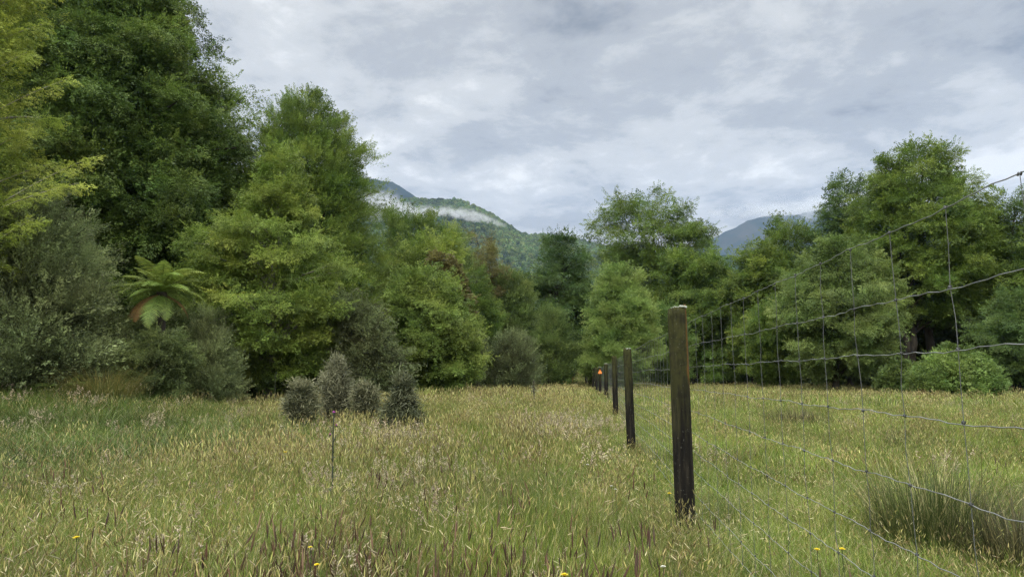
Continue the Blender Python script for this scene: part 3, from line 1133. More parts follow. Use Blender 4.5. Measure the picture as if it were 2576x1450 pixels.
        rad = trunk * (1 - .86 * q) * (1 + .5 * np.exp(-q * 18)) * (1 if s == 0 else .75)
        tb.add(path, rad, 8, .06)
        sel = rg.choice(pads, min(pads, max(1, limbs // stems)), replace=False)
        for k in sel:
            h = np.clip(cen[k, 2] - rg.uniform(.15, .75) * abs(R0[k]) * (1 if mode != "weep" else -.2), .1 * zt, zt * .97)
            i = int(np.clip(np.searchsorted(path[:, 2], h), 1, 13))
            f = np.clip((h - path[i - 1, 2]) / max(path[i, 2] - path[i - 1, 2], 1e-6), 0, 1)
            st = path[i - 1] * (1 - f) + path[i] * f
            en = cen[k]
            md = (st + en) / 2 + np.array([0, 0, .10 * np.linalg.norm(en - st)]) + rg.normal(0, .05, 3) * np.linalg.norm(en - st)
            r0 = max(.012, min(rad[i] * .55, .02 + .022 * np.linalg.norm(en - st)))
            tb.add(bez(st, md, en, 7), np.linspace(r0, r0 * .22, 7), 5)
            if bare and rg.random() < bare:
                for _ in range(3):
                    e2 = en + (radial[k] + .6 * rg.standard_normal(3)) * rg.uniform(.3, .9) * psz[k] * 1.6
                    tb.add(bez(en, (en + e2) / 2 + rg.normal(0, .1, 3), e2, 5), np.linspace(r0 * .25, .006, 5), 4)
    tb.build("trunk", M[bark], root)
    return root


GL, GR = "trees on the left edge of the meadow", "trees on the far right edge of the meadow"
GM = "trees closing the far end of the meadow"


def left_side():
    # the tall dark tree whose top leaves the picture
    plant("beech_tree", "huge dark green tree at the left whose top leaves the picture", "tree", 255, 36,
          [(-190, 180, 330), (-90, 90, 425), (20, 40, 452), (120, 20, 475), (170, 0, 535), (260, -20, 570), (350, -40, 600), (450, -50, 625),
           (560, -40, 640), (640, 0, 640), (700, 60, 620), (760, 120, 560), (800, 150, 500)],
          "beech_dark", "fan", "fan_up", pads=500, per=38, core=.80, size=.85, pad=.20, seed=3, trunk=.55, stems=2, limbs=90, fill=.7, depth=.9, group=GL, tint=.48, shell=(.5, 1.03))
    # the near yellow-green branches reaching in from the left edge
    plant("beech_tree", "yellow green tree at the left edge with long sprays over the dark tree", "tree", -130, 21,
          [(-320, -200, -60), (-200, -300, 60), (-60, -380, 110), (40, -400, 70), (130, -400, 60), (200, -420, 70), (260, -420, 60), (330, -420, 50), (400, -420, 60),
           (470, -420, 60), (530, -400, 60), (590, -380, 50), (650, -360, 40), (720, -300, -40)],
          "beech_yellow", "fan", "layer", pads=240, per=26, size=.50, pad=.15, seed=5, trunk=.28, limbs=70, bark="bark_pale", fill=.2, core=.7, group=GL, tint=.57, shell=(.5, 1.03),
          boughs=[((-40, 545), (250, 405), -.4, .42, 130), ((-30, 548), (238, 478), -.8, .40, 130), ((-40, 300), (182, 205), -.2, .36, 90), ((-40, 120), (112, 60), 0, .5, 90),
                  ((-40, 20), (125, -30), .2, .5, 80), ((-40, 400), (105, 330), -.4, .5, 110), ((-40, 640), (120, 560), -.6, .5, 110), ((-60, 220), (95, 150), -.5, .5, 90), ((-40, 470), (130, 400), .3, .4, 80)])
    plant("podocarp_tree", "broad rounded green tree with the domed top against the clouds", "tree", 790, 40,
          [(262, 745, 800), (275, 712, 842), (310, 685, 876), (355, 630, 905), (385, 612, 940), (430, 604, 968), (490, 600, 978), (560, 596, 982), (640, 600, 982), (720, 610, 975), (800, 625, 960), (880, 650, 940), (940, 680, 900)],
          "podo", "tuft", "podo", pads=430, per=42, size=.60, pad=.15, seed=8, trunk=.42, limbs=70, fill=.5, group=GL, tint=.50)
    plant("beech_tree", "bright green pointed tree in front of the domed one", "tree", 690, 30,
          [(380, 690, 712), (420, 670, 742), (480, 640, 770), (540, 606, 790), (580, 545, 820), (620, 498, 850), (680, 482, 872), (750, 485, 885), (820, 510, 872), (880, 560, 850), (950, 610, 815)],
          "beech_light", "fan", "layer", pads=270, per=34, size=.52, pad=.17, seed=9, trunk=.20, limbs=70, bark="bark_pale", fill=.2, group=GL, tint=.45)
    plant("beech_tree", "narrow fresh green tree between the huge dark one and the domed one", "tree", 585, 42,
          [(330, 570, 595), (380, 540, 618), (450, 520, 650), (540, 500, 670), (640, 490, 690), (760, 500, 690), (880, 520, 680)],
          "podo", "tuft", "podo", pads=190, per=40, size=.6, pad=.25, seed=10, trunk=.25, group=GL, tint=.62)
    plant("podocarp_tree", "dark green twin topped tree right behind the domed one", "tree", 1040, 56,
          [(530, 985, 1000), (552, 968, 1092), (600, 960, 1112), (660, 950, 1120), (740, 950, 1120), (840, 960, 1120), (920, 980, 1100)],
          "podo", "tuft", "up", pads=130, per=34, size=.75, pad=.24, seed=12, trunk=.28, group=GL, tint=.4)
    plant("feathery_shrub", "tall grey olive feathery shrub at the left edge of the meadow", "shrub", 60, 23,
          [(545, 0, 110), (585, -70, 170), (640, -110, 195), (710, -140, 212), (780, -150, 232), (860, -150, 255), (920, -140, 265), (975, -130, 240)],
          "manuka", "fine", "up", pads=260, per=26, size=.85, pad=.17, seed=14, trunk=.10, stems=4, limbs=40, fill=.35, tint=.38, bare=.4,
          boughs=[((150, 640), (232, 575), -.3, .25, 40), ((180, 720), (245, 655), -.3, .25, 46), ((180, 800), (255, 752), -.4, .25, 46), ((60, 620), (92, 530), -.3, .25, 36), ((110, 610), (170, 548), -.5, .25, 36), ((190, 880), (272, 850), -.4, .22, 36)])
    plant("layered_shrub", "dark drooping shrub under the tree fern", "shrub", 390, 26.5,
          [(800, 360, 470), (830, 320, 520), (870, 270, 560), (910, 265, 560), (960, 270, 520), (1010, 300, 500)],
          "shade_shrub", "fan_droop", "weep", pads=110, per=30, size=.42, pad=.22, seed=15, trunk=.06, stems=3, fill=.4, tint=.5)
    plant("layered_shrub", "low dark shrub hiding the foot of the tree fern", "shrub", 392, 23.6,
          [(845, 385, 425), (870, 350, 460), (910, 325, 480), (950, 325, 470), (990, 340, 460)],
          "shade_shrub", "fan_droop", "layer", pads=80, per=26, size=.36, pad=.24, seed=47, trunk=.04, stems=4, fill=.4, tint=.42, bare=.4)
    plant("layered_shrub", "olive shrub with level sprays right of the tree fern", "shrub", 470, 28.5,
          [(748, 440, 480), (772, 410, 505), (810, 400, 520), (850, 380, 520), (920, 400, 500)],
          "olive", "fan_droop", "layer", pads=70, per=30, size=.42, pad=.24, seed=16, trunk=.05, stems=2, fill=.35, tint=.38)
    plant("feathery_shrub", "small grey green cone shaped shrub below the bright pointed tree", "shrub", 530, 26,
          [(800, 515, 540), (850, 490, 565), (910, 472, 588), (970, 462, 598), (1005, 470, 590)],
          "manuka", "fine", "up", pads=90, per=32, size=.42, pad=.26, seed=17, trunk=.05, stems=2, fill=.3, tint=.42)
    plant("layered_shrub", "deep shaded shrub with bare twigs under the bright pointed tree", "shrub", 680, 31,
          [(850, 620, 740), (890, 590, 790), (940, 580, 800), (985, 590, 790)],
          "shade_shrub", "fan_droop", "weep", pads=60, per=22, size=.42, pad=.24, seed=18, trunk=.05, stems=4, fill=.4, tint=.3, bare=.5)
    plant("feathery_shrub", "large grey shrub with pale feathered tips beside the bright pointed tree", "shrub", 915, 30,
          [(752, 862, 902), (785, 850, 940), (830, 842, 968), (880, 845, 1000), (920, 850, 1030), (955, 870, 1030), (985, 890, 1010)],
          "manuka", "fan_droop", "layer", pads=150, per=24, size=.50, pad=.17, seed=19, trunk=.08, stems=4, limbs=40, fill=.3, tint=.24, bare=.5,
          boughs=[((900, 860), (962, 765), -.3, .22, 40), ((930, 900), (1046, 872), -.5, .25, 50), ((940, 930), (1058, 912), -.5, .2, 40), ((880, 830), (850, 752), -.4, .2, 36), ((920, 830), (985, 800), -.6, .2, 36)])
    plant("broadleaf_tree", "low bright green leafy tree with dark hollows above the sedge mound", "tree", 1090, 38,
          [(690, 1040, 1110), (720, 1000, 1150), (770, 985, 1180), (830, 975, 1200), (890, 985, 1205), (935, 1010, 1190), (970, 1040, 1160)],
          "broadleaf", "fan", "layer", pads=220, per=28, size=.58, pad=.20, seed=20, trunk=.14, stems=3, limbs=50, fill=.3, tint=.5)
    plant("beech_tree", "yellow green sprawling tree beside the brown foliage", "tree", 1040, 46,
          [(600, 1090, 1130), (630, 1000, 1150), (680, 950, 1160), (740, 930, 1150), (800, 930, 1130), (880, 950, 1100)],
          "beech_light", "fan", "layer", pads=140, per=32, size=.65, pad=.20, seed=21, trunk=.18, stems=2, limbs=40, bark="bark_pale", bare=.4, fill=.25, group=GL, tint=.55)
    plant("dying_tree", "brown withered tree among green crowns left of centre", "tree", 1130, 43,
          [(650, 1098, 1118), (680, 1085, 1140), (720, 1085, 1165), (770, 1100, 1178), (820, 1120, 1180), (870, 1130, 1175)],
          "brown", "broad", "weep", pads=70, per=24, size=.55, pad=.26, seed=22, trunk=.10, limbs=30, fill=.2, tint=.45, bare=.5)
    plant("slender_tree", "slender pale green tree rising above the brown withered one", "tree", 1150, 55,
          [(585, 1132, 1150), (610, 1115, 1172), (660, 1108, 1185), (740, 1110, 1200), (840, 1120, 1200), (920, 1130, 1190)],
          "olive", "fine", "up", pads=100, per=30, size=.85, pad=.26, seed=23, trunk=.14, fill=.3, group=GM, tint=.62)
    plant("slender_tree", "thin brownish crown with dark open branches before the hill", "tree", 1205, 60,
          [(590, 1180, 1215), (610, 1168, 1240), (650, 1162, 1252), (690, 1175, 1268), (720, 1190, 1262), (760, 1200, 1230)],
          "brown", "fan", "layer", pads=48, per=20, size=.75, pad=.24, seed=24, trunk=.16, limbs=40, fill=.02, group=GM, tint=.62, bare=.6, shell=(.4, 1.0))
    plant("podocarp_tree", "soft green conical tree below the thin brownish crown", "tree", 1190, 52,
          [(690, 1180, 1205), (740, 1160, 1230), (800, 1150, 1245), (870, 1150, 1250), (940, 1165, 1240)],
          "podo", "tuft", "podo", pads=110, per=30, size=.6, pad=.24, seed=25, trunk=.16, fill=.35, group=GM, tint=.4)
    plant("podocarp_tree", "olive green tree with a ragged top in the gap under the hill", "tree", 1275, 62,
          [(688, 1262, 1285), (715, 1245, 1310), (760, 1225, 1340), (820, 1215, 1350), (880, 1220, 1350), (945, 1235, 1330)],
          "olive", "tuft", "podo", pads=150, per=30, size=.75, pad=.22, seed=26, trunk=.2, fill=.35, group=GM, tint=.42)
    plant("feathery_shrub", "narrow dull grey column shrub beside the low leafy tree", "shrub", 1188, 44,
          [(835, 1180, 1196), (870, 1168, 1206), (920, 1165, 1206), (962, 1170, 1200)],
          "manuka", "fine", "up", pads=50, per=28, size=.5, pad=.36, seed=27, trunk=.05, fill=.4, tint=.35)
    plant("feathery_shrub", "brown grey shrub with whitish seed tips at the end of the grass corridor", "shrub", 1290, 50,
          [(850, 1270, 1310), (880, 1240, 1345), (920, 1232, 1362), (970, 1240, 1350)],
          "manuka", "fine", "up", pads=90, per=30, size=.6, pad=.22, seed=28, trunk=.05, stems=4, fill=.4, tint=.22)
    plant("feathery_shrub", "grey green rounded shrub left of the climbing track", "shrub", 1385, 58,
          [(790, 1375, 1405), (830, 1350, 1430), (880, 1340, 1442), (930, 1345, 1440), (970, 1360, 1430)],
          "olive", "fine", "up", pads=110, per=30, size=.7, pad=.25, seed=29, trunk=.08, stems=3, fill=.4, tint=.33)
    plant("feathery_shrub", "small dark shrub at the left side of the climbing track", "shrub", 1412, 62,
          [(905, 1405, 1420), (930, 1395, 1432), (972, 1392, 1436)],
          "shade_shrub", "fine", "up", pads=40, per=26, size=.5, pad=.35, seed=30, trunk=.05, stems=2, fill=.4, tint=.45)
    # small wiry shrubs standing in the grass
    for k, (px, Y, ol, m, lab) in enumerate([
        (757, 17.0, [(980, 740, 770), (1000, 726, 788), (1025, 724, 792), (1048, 734, 784), (1062, 745, 775)], "wiry", "leftmost small wiry grey shrub standing in the grass"),
        (848, 18.5, [(912, 842, 848), (940, 830, 862), (970, 808, 882), (1000, 806, 888), (1030, 815, 884), (1052, 830, 870)], "wiry_pale", "tallest wiry shrub, pinkish grey above and dark below"),
        (918, 18.0, [(972, 908, 926), (995, 896, 940), (1018, 896, 946), (1045, 905, 940)], "wiry", "small wiry shrub left of the dark cone shaped one"),
        (1012, 15.5, [(955, 1010, 1014), (978, 1002, 1024), (1005, 990, 1038), (1035, 974, 1052), (1055, 958, 1066), (1080, 960, 1062)], "wiry_dark", "dark cone shaped wiry shrub nearest the meadow centre")]):
        ol = [(a, px + (b - px) * .86, px + (c - px) * .86) for a, b, c in ol]
        plant("wiry_shrub", lab, "shrub", px, Y, ol, m, "wiry", "podo", tips=6, tip_len=2.3, pads=90, per=50, size=.13, pad=.16, seed=60 + k, trunk=.02, stems=4, limbs=30,
              fill=.25, group="wiry shrubs standing in the grass", tint={"wiry": .34, "wiry_pale": .22, "wiry_dark": .36}[m], bare=.6, shell=(.15, .90))


M["wiry_dark"] = leaf_mat("wiry_dark", [(0, G(.016, .019, .011)), (.5, G(.040, .045, .026)), (1, G(.10, .10, .065))], 0.12, 0.02)
left_side()


def far_and_right():
    plant("layered_tree", "dark flat layered tree under the open sky in the centre gap", "tree", 1412, 66,
          [(606, 1400, 1440), (622, 1372, 1466), (650, 1362, 1480), (672, 1330, 1478), (700, 1318, 1490), (740, 1322, 1500), (790, 1335, 1500), (840, 1350, 1495), (900, 1370, 1480)],
          "dark_green", "fan", "layer", pads=120, per=38, size=.95, pad=.22, seed=31, trunk=.42, limbs=70, fill=.08, group=GM, tint=.5, shell=(.45, 1.0))
    plant("podocarp_tree", "rounded bright green tree with drooping tips behind the fence row", "tree", 1550, 58,
          [(676, 1535, 1570), (690, 1510, 1590), (720, 1494, 1612), (770, 1478, 1630), (830, 1468, 1640), (890, 1462, 1644), (930, 1468, 1630), (955, 1490, 1600)],
          "podo_bright", "fan_droop", "podo", pads=300, per=34, size=.62, pad=.17, seed=32, trunk=.3, limbs=50, fill=.35, group=GM, tint=.62)
    plant("beech_tree", "tall open crowned tree with several dark stems left of the blue mountain", "tree", 1665, 88,
          [(492, 1638, 1664), (510, 1585, 1685), (535, 1512, 1745), (570, 1495, 1790), (610, 1482, 1798), (650, 1490, 1770), (700, 1520, 1760), (750, 1560, 1740), (820, 1590, 1720)],
          "podo", "fan", "fan_up", pads=230, per=36, size=1.15, pad=.19, seed=33, trunk=.40, stems=6, limbs=110, fill=.03, group=GM, tint=.36, shell=(.5, 1.0), trunk_top=.8)
    plant("beech_tree", "mid green spreading tree behind the rounded bright one", "tree", 1740, 78,
          [(640, 1700, 1790), (670, 1660, 1850), (720, 1640, 1880), (790, 1640, 1890), (870, 1640, 1890), (940, 1660, 1870)],
          "podo", "fan", "layer", pads=170, per=36, size=.95, pad=.18, seed=34, trunk=.3, stems=2, limbs=60, fill=.35, group=GR, tint=.42)
    plant("beech_tree", "fresh green tree stepping up below the blue mountain", "tree", 1900, 72,
          [(622, 1890, 1920), (650, 1862, 1945), (695, 1850, 1985), (750, 1840, 2010), (830, 1840, 2010), (920, 1850, 2000)],
          "beech_light", "fan", "layer", pads=170, per=34, size=.9, pad=.2, seed=35, trunk=.26, limbs=50, fill=.35, group=GR, tint=.34)
    plant("podocarp_tree", "windswept pointed tree crossing the edge of the blue mountain", "tree", 1990, 74,
          [(552, 1964, 1980), (575, 1948, 2000), (612, 1932, 2050), (655, 1920, 2080), (720, 1920, 2090), (820, 1930, 2090)],
          "podo", "tuft", "podo", pads=150, per=34, size=.95, pad=.22, seed=36, trunk=.28, limbs=40, fill=.3, group=GR, tint=.42)
    plant("podocarp_tree", "dark shouldered tree left of the tallest right hand tree", "tree", 2130, 68,
          [(458, 2112, 2150), (480, 2090, 2170), (530, 2078, 2185), (600, 2070, 2195), (700, 2070, 2200), (820, 2080, 2200)],
          "dark_green", "fan", "fan_up", pads=130, per=34, size=.95, pad=.24, seed=37, trunk=.3, limbs=50, fill=.2, group=GR, tint=.6)
    plant("beech_tree", "tallest broad crowned tree on the right with dark twin stems", "tree", 2310, 58,
          [(380, 2285, 2340), (400, 2225, 2385), (435, 2190, 2425), (485, 2165, 2445), (540, 2145, 2465), (600, 2140, 2470), (680, 2150, 2470), (740, 2180, 2450), (800, 2230, 2420)],
          "podo", "fan", "fan_up", pads=330, per=40, size=.90, pad=.17, seed=38, trunk=.45, stems=3, limbs=120, fill=.12, group=GR, tint=.46, shell=(.5, 1.02))
    plant("beech_tree", "olive tree with long level sprays in front of the tallest right hand tree", "tree", 2110, 52,
          [(610, 2090, 2150), (650, 2030, 2200), (710, 1985, 2235), (780, 1965, 2245), (840, 1970, 2250), (890, 1990, 2230), (930, 2030, 2200)],
          "olive", "fan", "layer", pads=230, per=34, size=.72, pad=.18, seed=39, trunk=.26, stems=2, limbs=70, fill=.25, group=GR, tint=.5)
    plant("beech_tree", "shaded tree filling the right edge below the skyline", "tree", 2520, 56,
          [(495, 2500, 2570), (520, 2462, 2640), (580, 2445, 2700), (660, 2440, 2740), (740, 2440, 2750), (820, 2450, 2740), (900, 2470, 2700)],
          "podo", "fan", "layer", pads=210, per=36, size=.85, pad=.18, seed=40, trunk=.35, stems=2, limbs=60, fill=.3, group=GR, tint=.36)
    plant("beech_tree", "low mid green tree at the right edge under the shaded one", "tree", 2560, 46,
          [(745, 2530, 2600), (780, 2490, 2660), (830, 2470, 2700), (890, 2480, 2700), (950, 2500, 2680)],
          "dark_green", "fan", "layer", pads=120, per=32, size=.62, pad=.22, seed=41, trunk=.18, limbs=40, fill=.35, group=GR, tint=.72)
    plant("olive_tree", "small pale olive tree with ragged sprays low in the right hand row", "tree", 1960, 58,
          [(760, 1930, 1980), (800, 1885, 2010), (850, 1870, 2040), (900, 1880, 2030), (945, 1900, 2000)],
          "podo", "fan_droop", "weep", pads=120, per=32, size=.66, pad=.22, seed=42, trunk=.14, limbs=30, fill=.4, group=GR, tint=.5)
    plant("podocarp_tree", "small soft green tree tucked right of the rounded bright one", "tree", 1680, 62,
          [(770, 1660, 1690), (800, 1640, 1715), (850, 1625, 1730), (910, 1625, 1735), (950, 1640, 1720)],
          "podo_bright", "fan_droop", "podo", pads=100, per=30, size=.6, pad=.24, seed=43, trunk=.14, fill=.4, group=GR, tint=.22)
    plant("bramble_bush", "low rounded bright green bush at the foot of the right hand trees", "bush", 2400, 40,
          [(902, 2370, 2430), (918, 2325, 2475), (940, 2298, 2500), (965, 2290, 2510), (990, 2295, 2510)],
          "bramble", "broad", "ball", pads=130, per=26, size=.42, pad=.2, seed=44, trunk=.03, stems=4, fill=.4, tint=.5, maxdepth=1.8)
    plant("bramble_bush", "darker green bush behind the low rounded bright one", "bush", 2400, 46,
          [(884, 2385, 2420), (900, 2345, 2460), (930, 2325, 2480), (965, 2325, 2480)],
          "bramble", "broad", "ball", pads=80, per=24, size=.5, pad=.22, seed=45, trunk=.04, stems=3, fill=.4, tint=.16)
    plant("bramble_bush", "small dull bush left of the low rounded bright one", "bush", 2240, 45,
          [(918, 2262, 2282), (945, 2225, 2285), (978, 2210, 2285)],
          "olive", "broad", "ball", pads=60, per=22, size=.42, pad=.28, seed=46, trunk=.03, stems=3, fill=.4, tint=.28)


far_and_right()


def forest_mass(name, rows, mat, n, seed, size, kind_spray="fan"):
    """the wood behind the edge trees, which reads as one mass: rows of (px0, px1, Y, height)"""
    rg = np.random.default_rng(seed)
    V, T = [], []
    tot = sum(abs(b - a) * Y for a, b, Y, h in rows)
    for a, b, Y, h in rows:
        m = int(n * abs(b - a) * Y / tot)
        px = rg.uniform(a, b, m)
        yy = Y + rg.uniform(-2.5, 2.5, m)
        x = (px - 1288) / 1714 * yy
        hh = h * (.62 + .6 * fbm(x * .22, yy * .1, seed, 2))
        z = ground_z(x, yy) + hh * rg.random(m) ** .8
        pos = np.stack([x, yy, z], -1)
        d = unit(rg.standard_normal((m, 3)) * [1, 1, .4] + [0, -.5, 0])
        u = unit(np.array([0, 0, 1.0]) + .6 * rg.standard_normal((m, 3)))
        v, t = place_sprays(kind_spray, pos, d, u, size * rg.uniform(.6, 1.4, m), .4 + .3 * (fbm(x * .5, z * .5, seed + 2, 3) - .5) * 2 + rg.normal(0, .1, m), rg)
        V.append(v)
        T.append(t)
    V = np.concatenate(V)
    me = raw_mesh(name, V.reshape(-1, 3), np.arange(len(V) * 4).reshape(-1, 4), 4)
    set_attr(me, "tint", np.clip(np.concatenate(T), 0, 1))
    tag(link_mesh(name, me, M[mat]), kind="stuff")


forest_mass("forest_undergrowth", [(-500, 520, 43, 7.5), (300, 960, 47, 6), (900, 1350, 68, 6), (1150, 1330, 80, 7)], "shade_shrub", 9000, 5, 1.3, "broad")
forest_mass("forest_undergrowth", [(1400, 1700, 98, 7), (1620, 2080, 88, 7), (1950, 2450, 70, 7), (2250, 2900, 64, 7.5)], "shade_shrub", 9000, 6, 1.6, "broad")


# ---------------------------------------------------------------- tree fern and ferns
def frond_quads(L, rg, droop, w=.20, n=34, rise=.6):
    """one frond along +X: a curved midrib with tapering leaflets; returns quads and midrib path"""
    t = np.linspace(0, 1, n)
    ang = rise - droop * t ** 1.2
    dx = np.cos(ang) * L / n
    dz = np.sin(ang) * L / n
    path = np.stack([np.cumsum(dx), np.zeros(n), np.cumsum(dz)], -1)
    tan = unit(np.gradient(path, axis=0))
    q = []
    for i in range(3, n):
        lw = L * w * math.sin(min(1, (i / n) * 1.02) * math.pi * .86 + .30) ** 1.0 * (1 if i < n - 1 else .4)
        for s in (-1, 1):
            sd = unit(np.array([0.35 * tan[i, 0], s, 0.35 * tan[i, 2] - .18 - .15 * rg.random()]))
            p0 = path[i]
            ww = L * .0115
            a = tan[i] * ww
            p1, p2 = p0 + sd * lw * .55, p0 + sd * lw + np.array([0, 0, -lw * .12])
            q.append([p0 - a, p0 + a, p1 + a * 1.05, p1 - a * 1.05])
            q.append([p1 - a * 1.05, p1 + a * 1.05, p2 + a * .2, p2 - a * .2])
    return np.array(q), path


def add_frond(parent, mat, L, az, rise, droop, rg, tint, w=.22, origin=(0, 0, 0)):
    q, path = frond_quads(L, rg, droop, w, 30, rise)
    c, s = math.cos(az), math.sin(az)
    Rz = np.array([[c, -s, 0], [s, c, 0], [0, 0, 1]])
    q = q @ Rz.T
    path = path @ Rz.T
    T = Tubes()
    T.add(path, np.linspace(L * .010, L * .002, len(path)), 4)
    V = np.concatenate([q.reshape(-1, 3), np.concatenate(T.V)])
    F = np.concatenate([np.arange(len(q) * 4).reshape(-1, 4), np.concatenate(T.F) + len(q) * 4])
    me = raw_mesh("frond", V, F, 4)
    tt = np.clip(np.concatenate([tint + rg.normal(0, .10, len(q)), np.full(len(T.F[0]), .5)]), 0, 1)
    set_attr(me, "tint", tt)
    return link_mesh("frond", me, M[mat], parent, tuple(origin))


def tree_fern():
    rg = np.random.default_rng(4)
    X, Y, z = base(396, 24.6)
    top = P(396, 735, 24.6)[2] - z
    r = empty("tree_fern", (X, Y, z))
    tag(r, "tree fern with arching green fronds and hanging brown ones at the wood edge", "tree fern")
    T = Tubes()
    zz = np.linspace(-.2, top, 16)
    T.add(np.stack([.06 * np.sin(zz * 1.1), .0 * zz, zz], -1), .12 + .02 * rg.random(16) + np.where(zz > top - .5, .04, 0), 10, .12)
    T.build("trunk", M["bark"], r)
    n = 25
    for k in range(n):
        az = k / n * 6.283 + rg.uniform(-.12, .12)
        up = k % 3
        add_frond(r, "fern", rg.uniform(1.25, 1.9), az, (1.22, .88, .45)[up] + rg.uniform(-.15, .15), rg.uniform(1.0, 1.75), rg, .55 + .12 * (up == 0), origin=(.06 * math.sin(top * 1.1), 0, top))
    for k, (az, L) in enumerate([(-1.8, 1.7), (-1.35, 2.0), (-2.7, 1.5), (-.9, 1.6), (-2.2, 1.5), (.3, 1.4), (2.2, 1.4)]):
        f = add_frond(r, "fern_dead" if k not in (1, 3) else "fern", L, az, -.2, 1.2, rg, .4, origin=(.06 * math.sin(top * 1.1), 0, top - .08))
        if k not in (1, 3):
            f["label"] = "rusty brown dead frond"
    for k, (px, Yf, m, L, cnt, lab) in enumerate([(158, 22, "bramble", .85, 9, "low yellow green fern at the foot of the grey olive shrub"),
                                              (432, 27.5, "bramble", .75, 7, "bright green fern in the shade under the layered shrubs"),
                                              (1222, 46, "fern", 1.0, 12, "ground fern beside the grey column shrub"),
                                              (1062, 37, "bramble", .9, 10, "pale green fern under the low leafy tree")]):
        X, Yq, z = base(px, Yf)
        r2 = empty("ground_fern", (X, Yq, z))
        tag(r2, lab, "fern", "ground ferns")
        h0 = .35 if k < 2 else .2
        for q in range(cnt):
            add_frond(r2, m, L * rg.uniform(.8, 1.2), q / cnt * 6.283 + rg.uniform(-.2, .2), rg.uniform(.7, 1.2), rg.uniform(.8, 1.4), rg, .62, .2, (0, 0, h0))


tree_fern()


# ---------------------------------------------------------------- sedge tussocks and rush clumps
def blade_strip(p0, az, lean, h, w, n=4, curl=0.0):
    t = np.linspace(0, 1, n + 1)
    d = np.array([math.cos(az), math.sin(az), 0])
    s = np.array([-math.sin(az), math.cos(az), 0])
    pts = p0 + d[None] * (lean * h * t ** 1.9)[:, None] + np.array([0, 0, 1.0])[None] * (h * (t - .5 * min(lean, 1.3) * t ** 2.2 * .75))[:, None] + s[None] * (curl * h * t * t)[:, None]
    ww = w * (1 - t ** 1.6 * .92)
    return np.stack([np.stack([pts[i] - s * ww[i] / 2, pts[i] + s * ww[i] / 2, pts[i + 1] + s * ww[i + 1] / 2, pts[i + 1] - s * ww[i + 1] / 2]) for i in range(n)])


def clump(name, label, cat, px, Y, h, rad, n, mat, leanr, w, seed, group=None, tint=(.45, .18), dead=.1, stretch=1.0):
    rg = np.random.default_rng(seed)
    X, Y, z = base(px, Y)
    q, t = [], []
    for k in range(n):
        a = rg.uniform(0, 6.283)
        rr = rad * math.sqrt(rg.random()) * .8
        p0 = np.array([math.cos(a) * rr * stretch, math.sin(a) * rr, -.03])
        az = a + rg.normal(0, .5)
        hh = h * rg.uniform(.55, 1.1)
        old = rg.random() < dead
        if old:
            hh *= 1.18
        b = blade_strip(p0, az, rg.uniform(*leanr) * (.5 + .7 * rr / rad), hh, w * rg.uniform(.7, 1.3) * (1.35 if old else 1), 5, rg.normal(0, .08))
        tn = np.clip(rg.normal(*tint), 0, 1) if not old else rg.uniform(.85, 1)
        q.append(b)
        t += [tn] * len(b)
    V = np.concatenate(q)
    me = raw_mesh(name, V.reshape(-1, 3), np.arange(len(V) * 4).reshape(-1, 4), 4)
    set_attr(me, "tint", np.array(t))
    return tag(link_mesh(name, me, M[mat], None, (X, Y, z)), label, cat, group)


clump("sedge_tussock", "big browned sedge tussock on the grassy bank below the tree fern", "tussock", 262, 22.0, 1.35, 1.0, 1500, "sedge", (.4, 1.2), .012, 1, tint=(.5, .2), dead=.2, stretch=1.3)
clump("sedge_tussock", "bright yellow green sedge mound beside the low leafy tree", "tussock", 1048, 30, 1.2, .8, 900, "bright_sedge", (.6, 1.4), .013, 2, stretch=1.2)
RG_ = "rush clumps beyond the fence"
clump("rush_clump", "large rush clump with pale dead stems close behind the netting", "rush clump", 2320, 6.4, 1.0, .55, 1000, "rush", (.08, .75), .0085, 3, RG_, (.42, .18), .16, 1.15)
clump("rush_clump", "dark brown matted rush clump at the right edge", "rush clump", 2530, 5.7, .80, .50, 900, "rush_dark", (.15, .9), .008, 4, RG_, (.42, .2), .10, 1.1)
clump("rush_clump", "wide low dark rush patch far out in the right field", "rush clump", 2000, 20.5, .85, .80, 800, "rush_dark", (.2, .8), .010, 5, RG_, (.5, .2), .1, 1.4)
clump("rush_clump", "small upright green rush tuft in the middle of the right field", "rush clump", 2241, 14.2, .80, .18, 160, "rush", (.1, .5), .007, 6, RG_, (.3, .15), .1)
clump("rush_clump", "faint brown rush tuft near the bright bush", "rush clump", 2478, 22, .5, .4, 200, "rush", (.2, .7), .009, 7, RG_, (.5, .2), .1, 1.4)
clump("rush_clump", "brown rush tuft cut by the right picture edge", "rush clump", 2568, 20, .6, .4, 220, "rush_dark", (.2, .7), .009, 8, RG_, (.5, .2), .1)


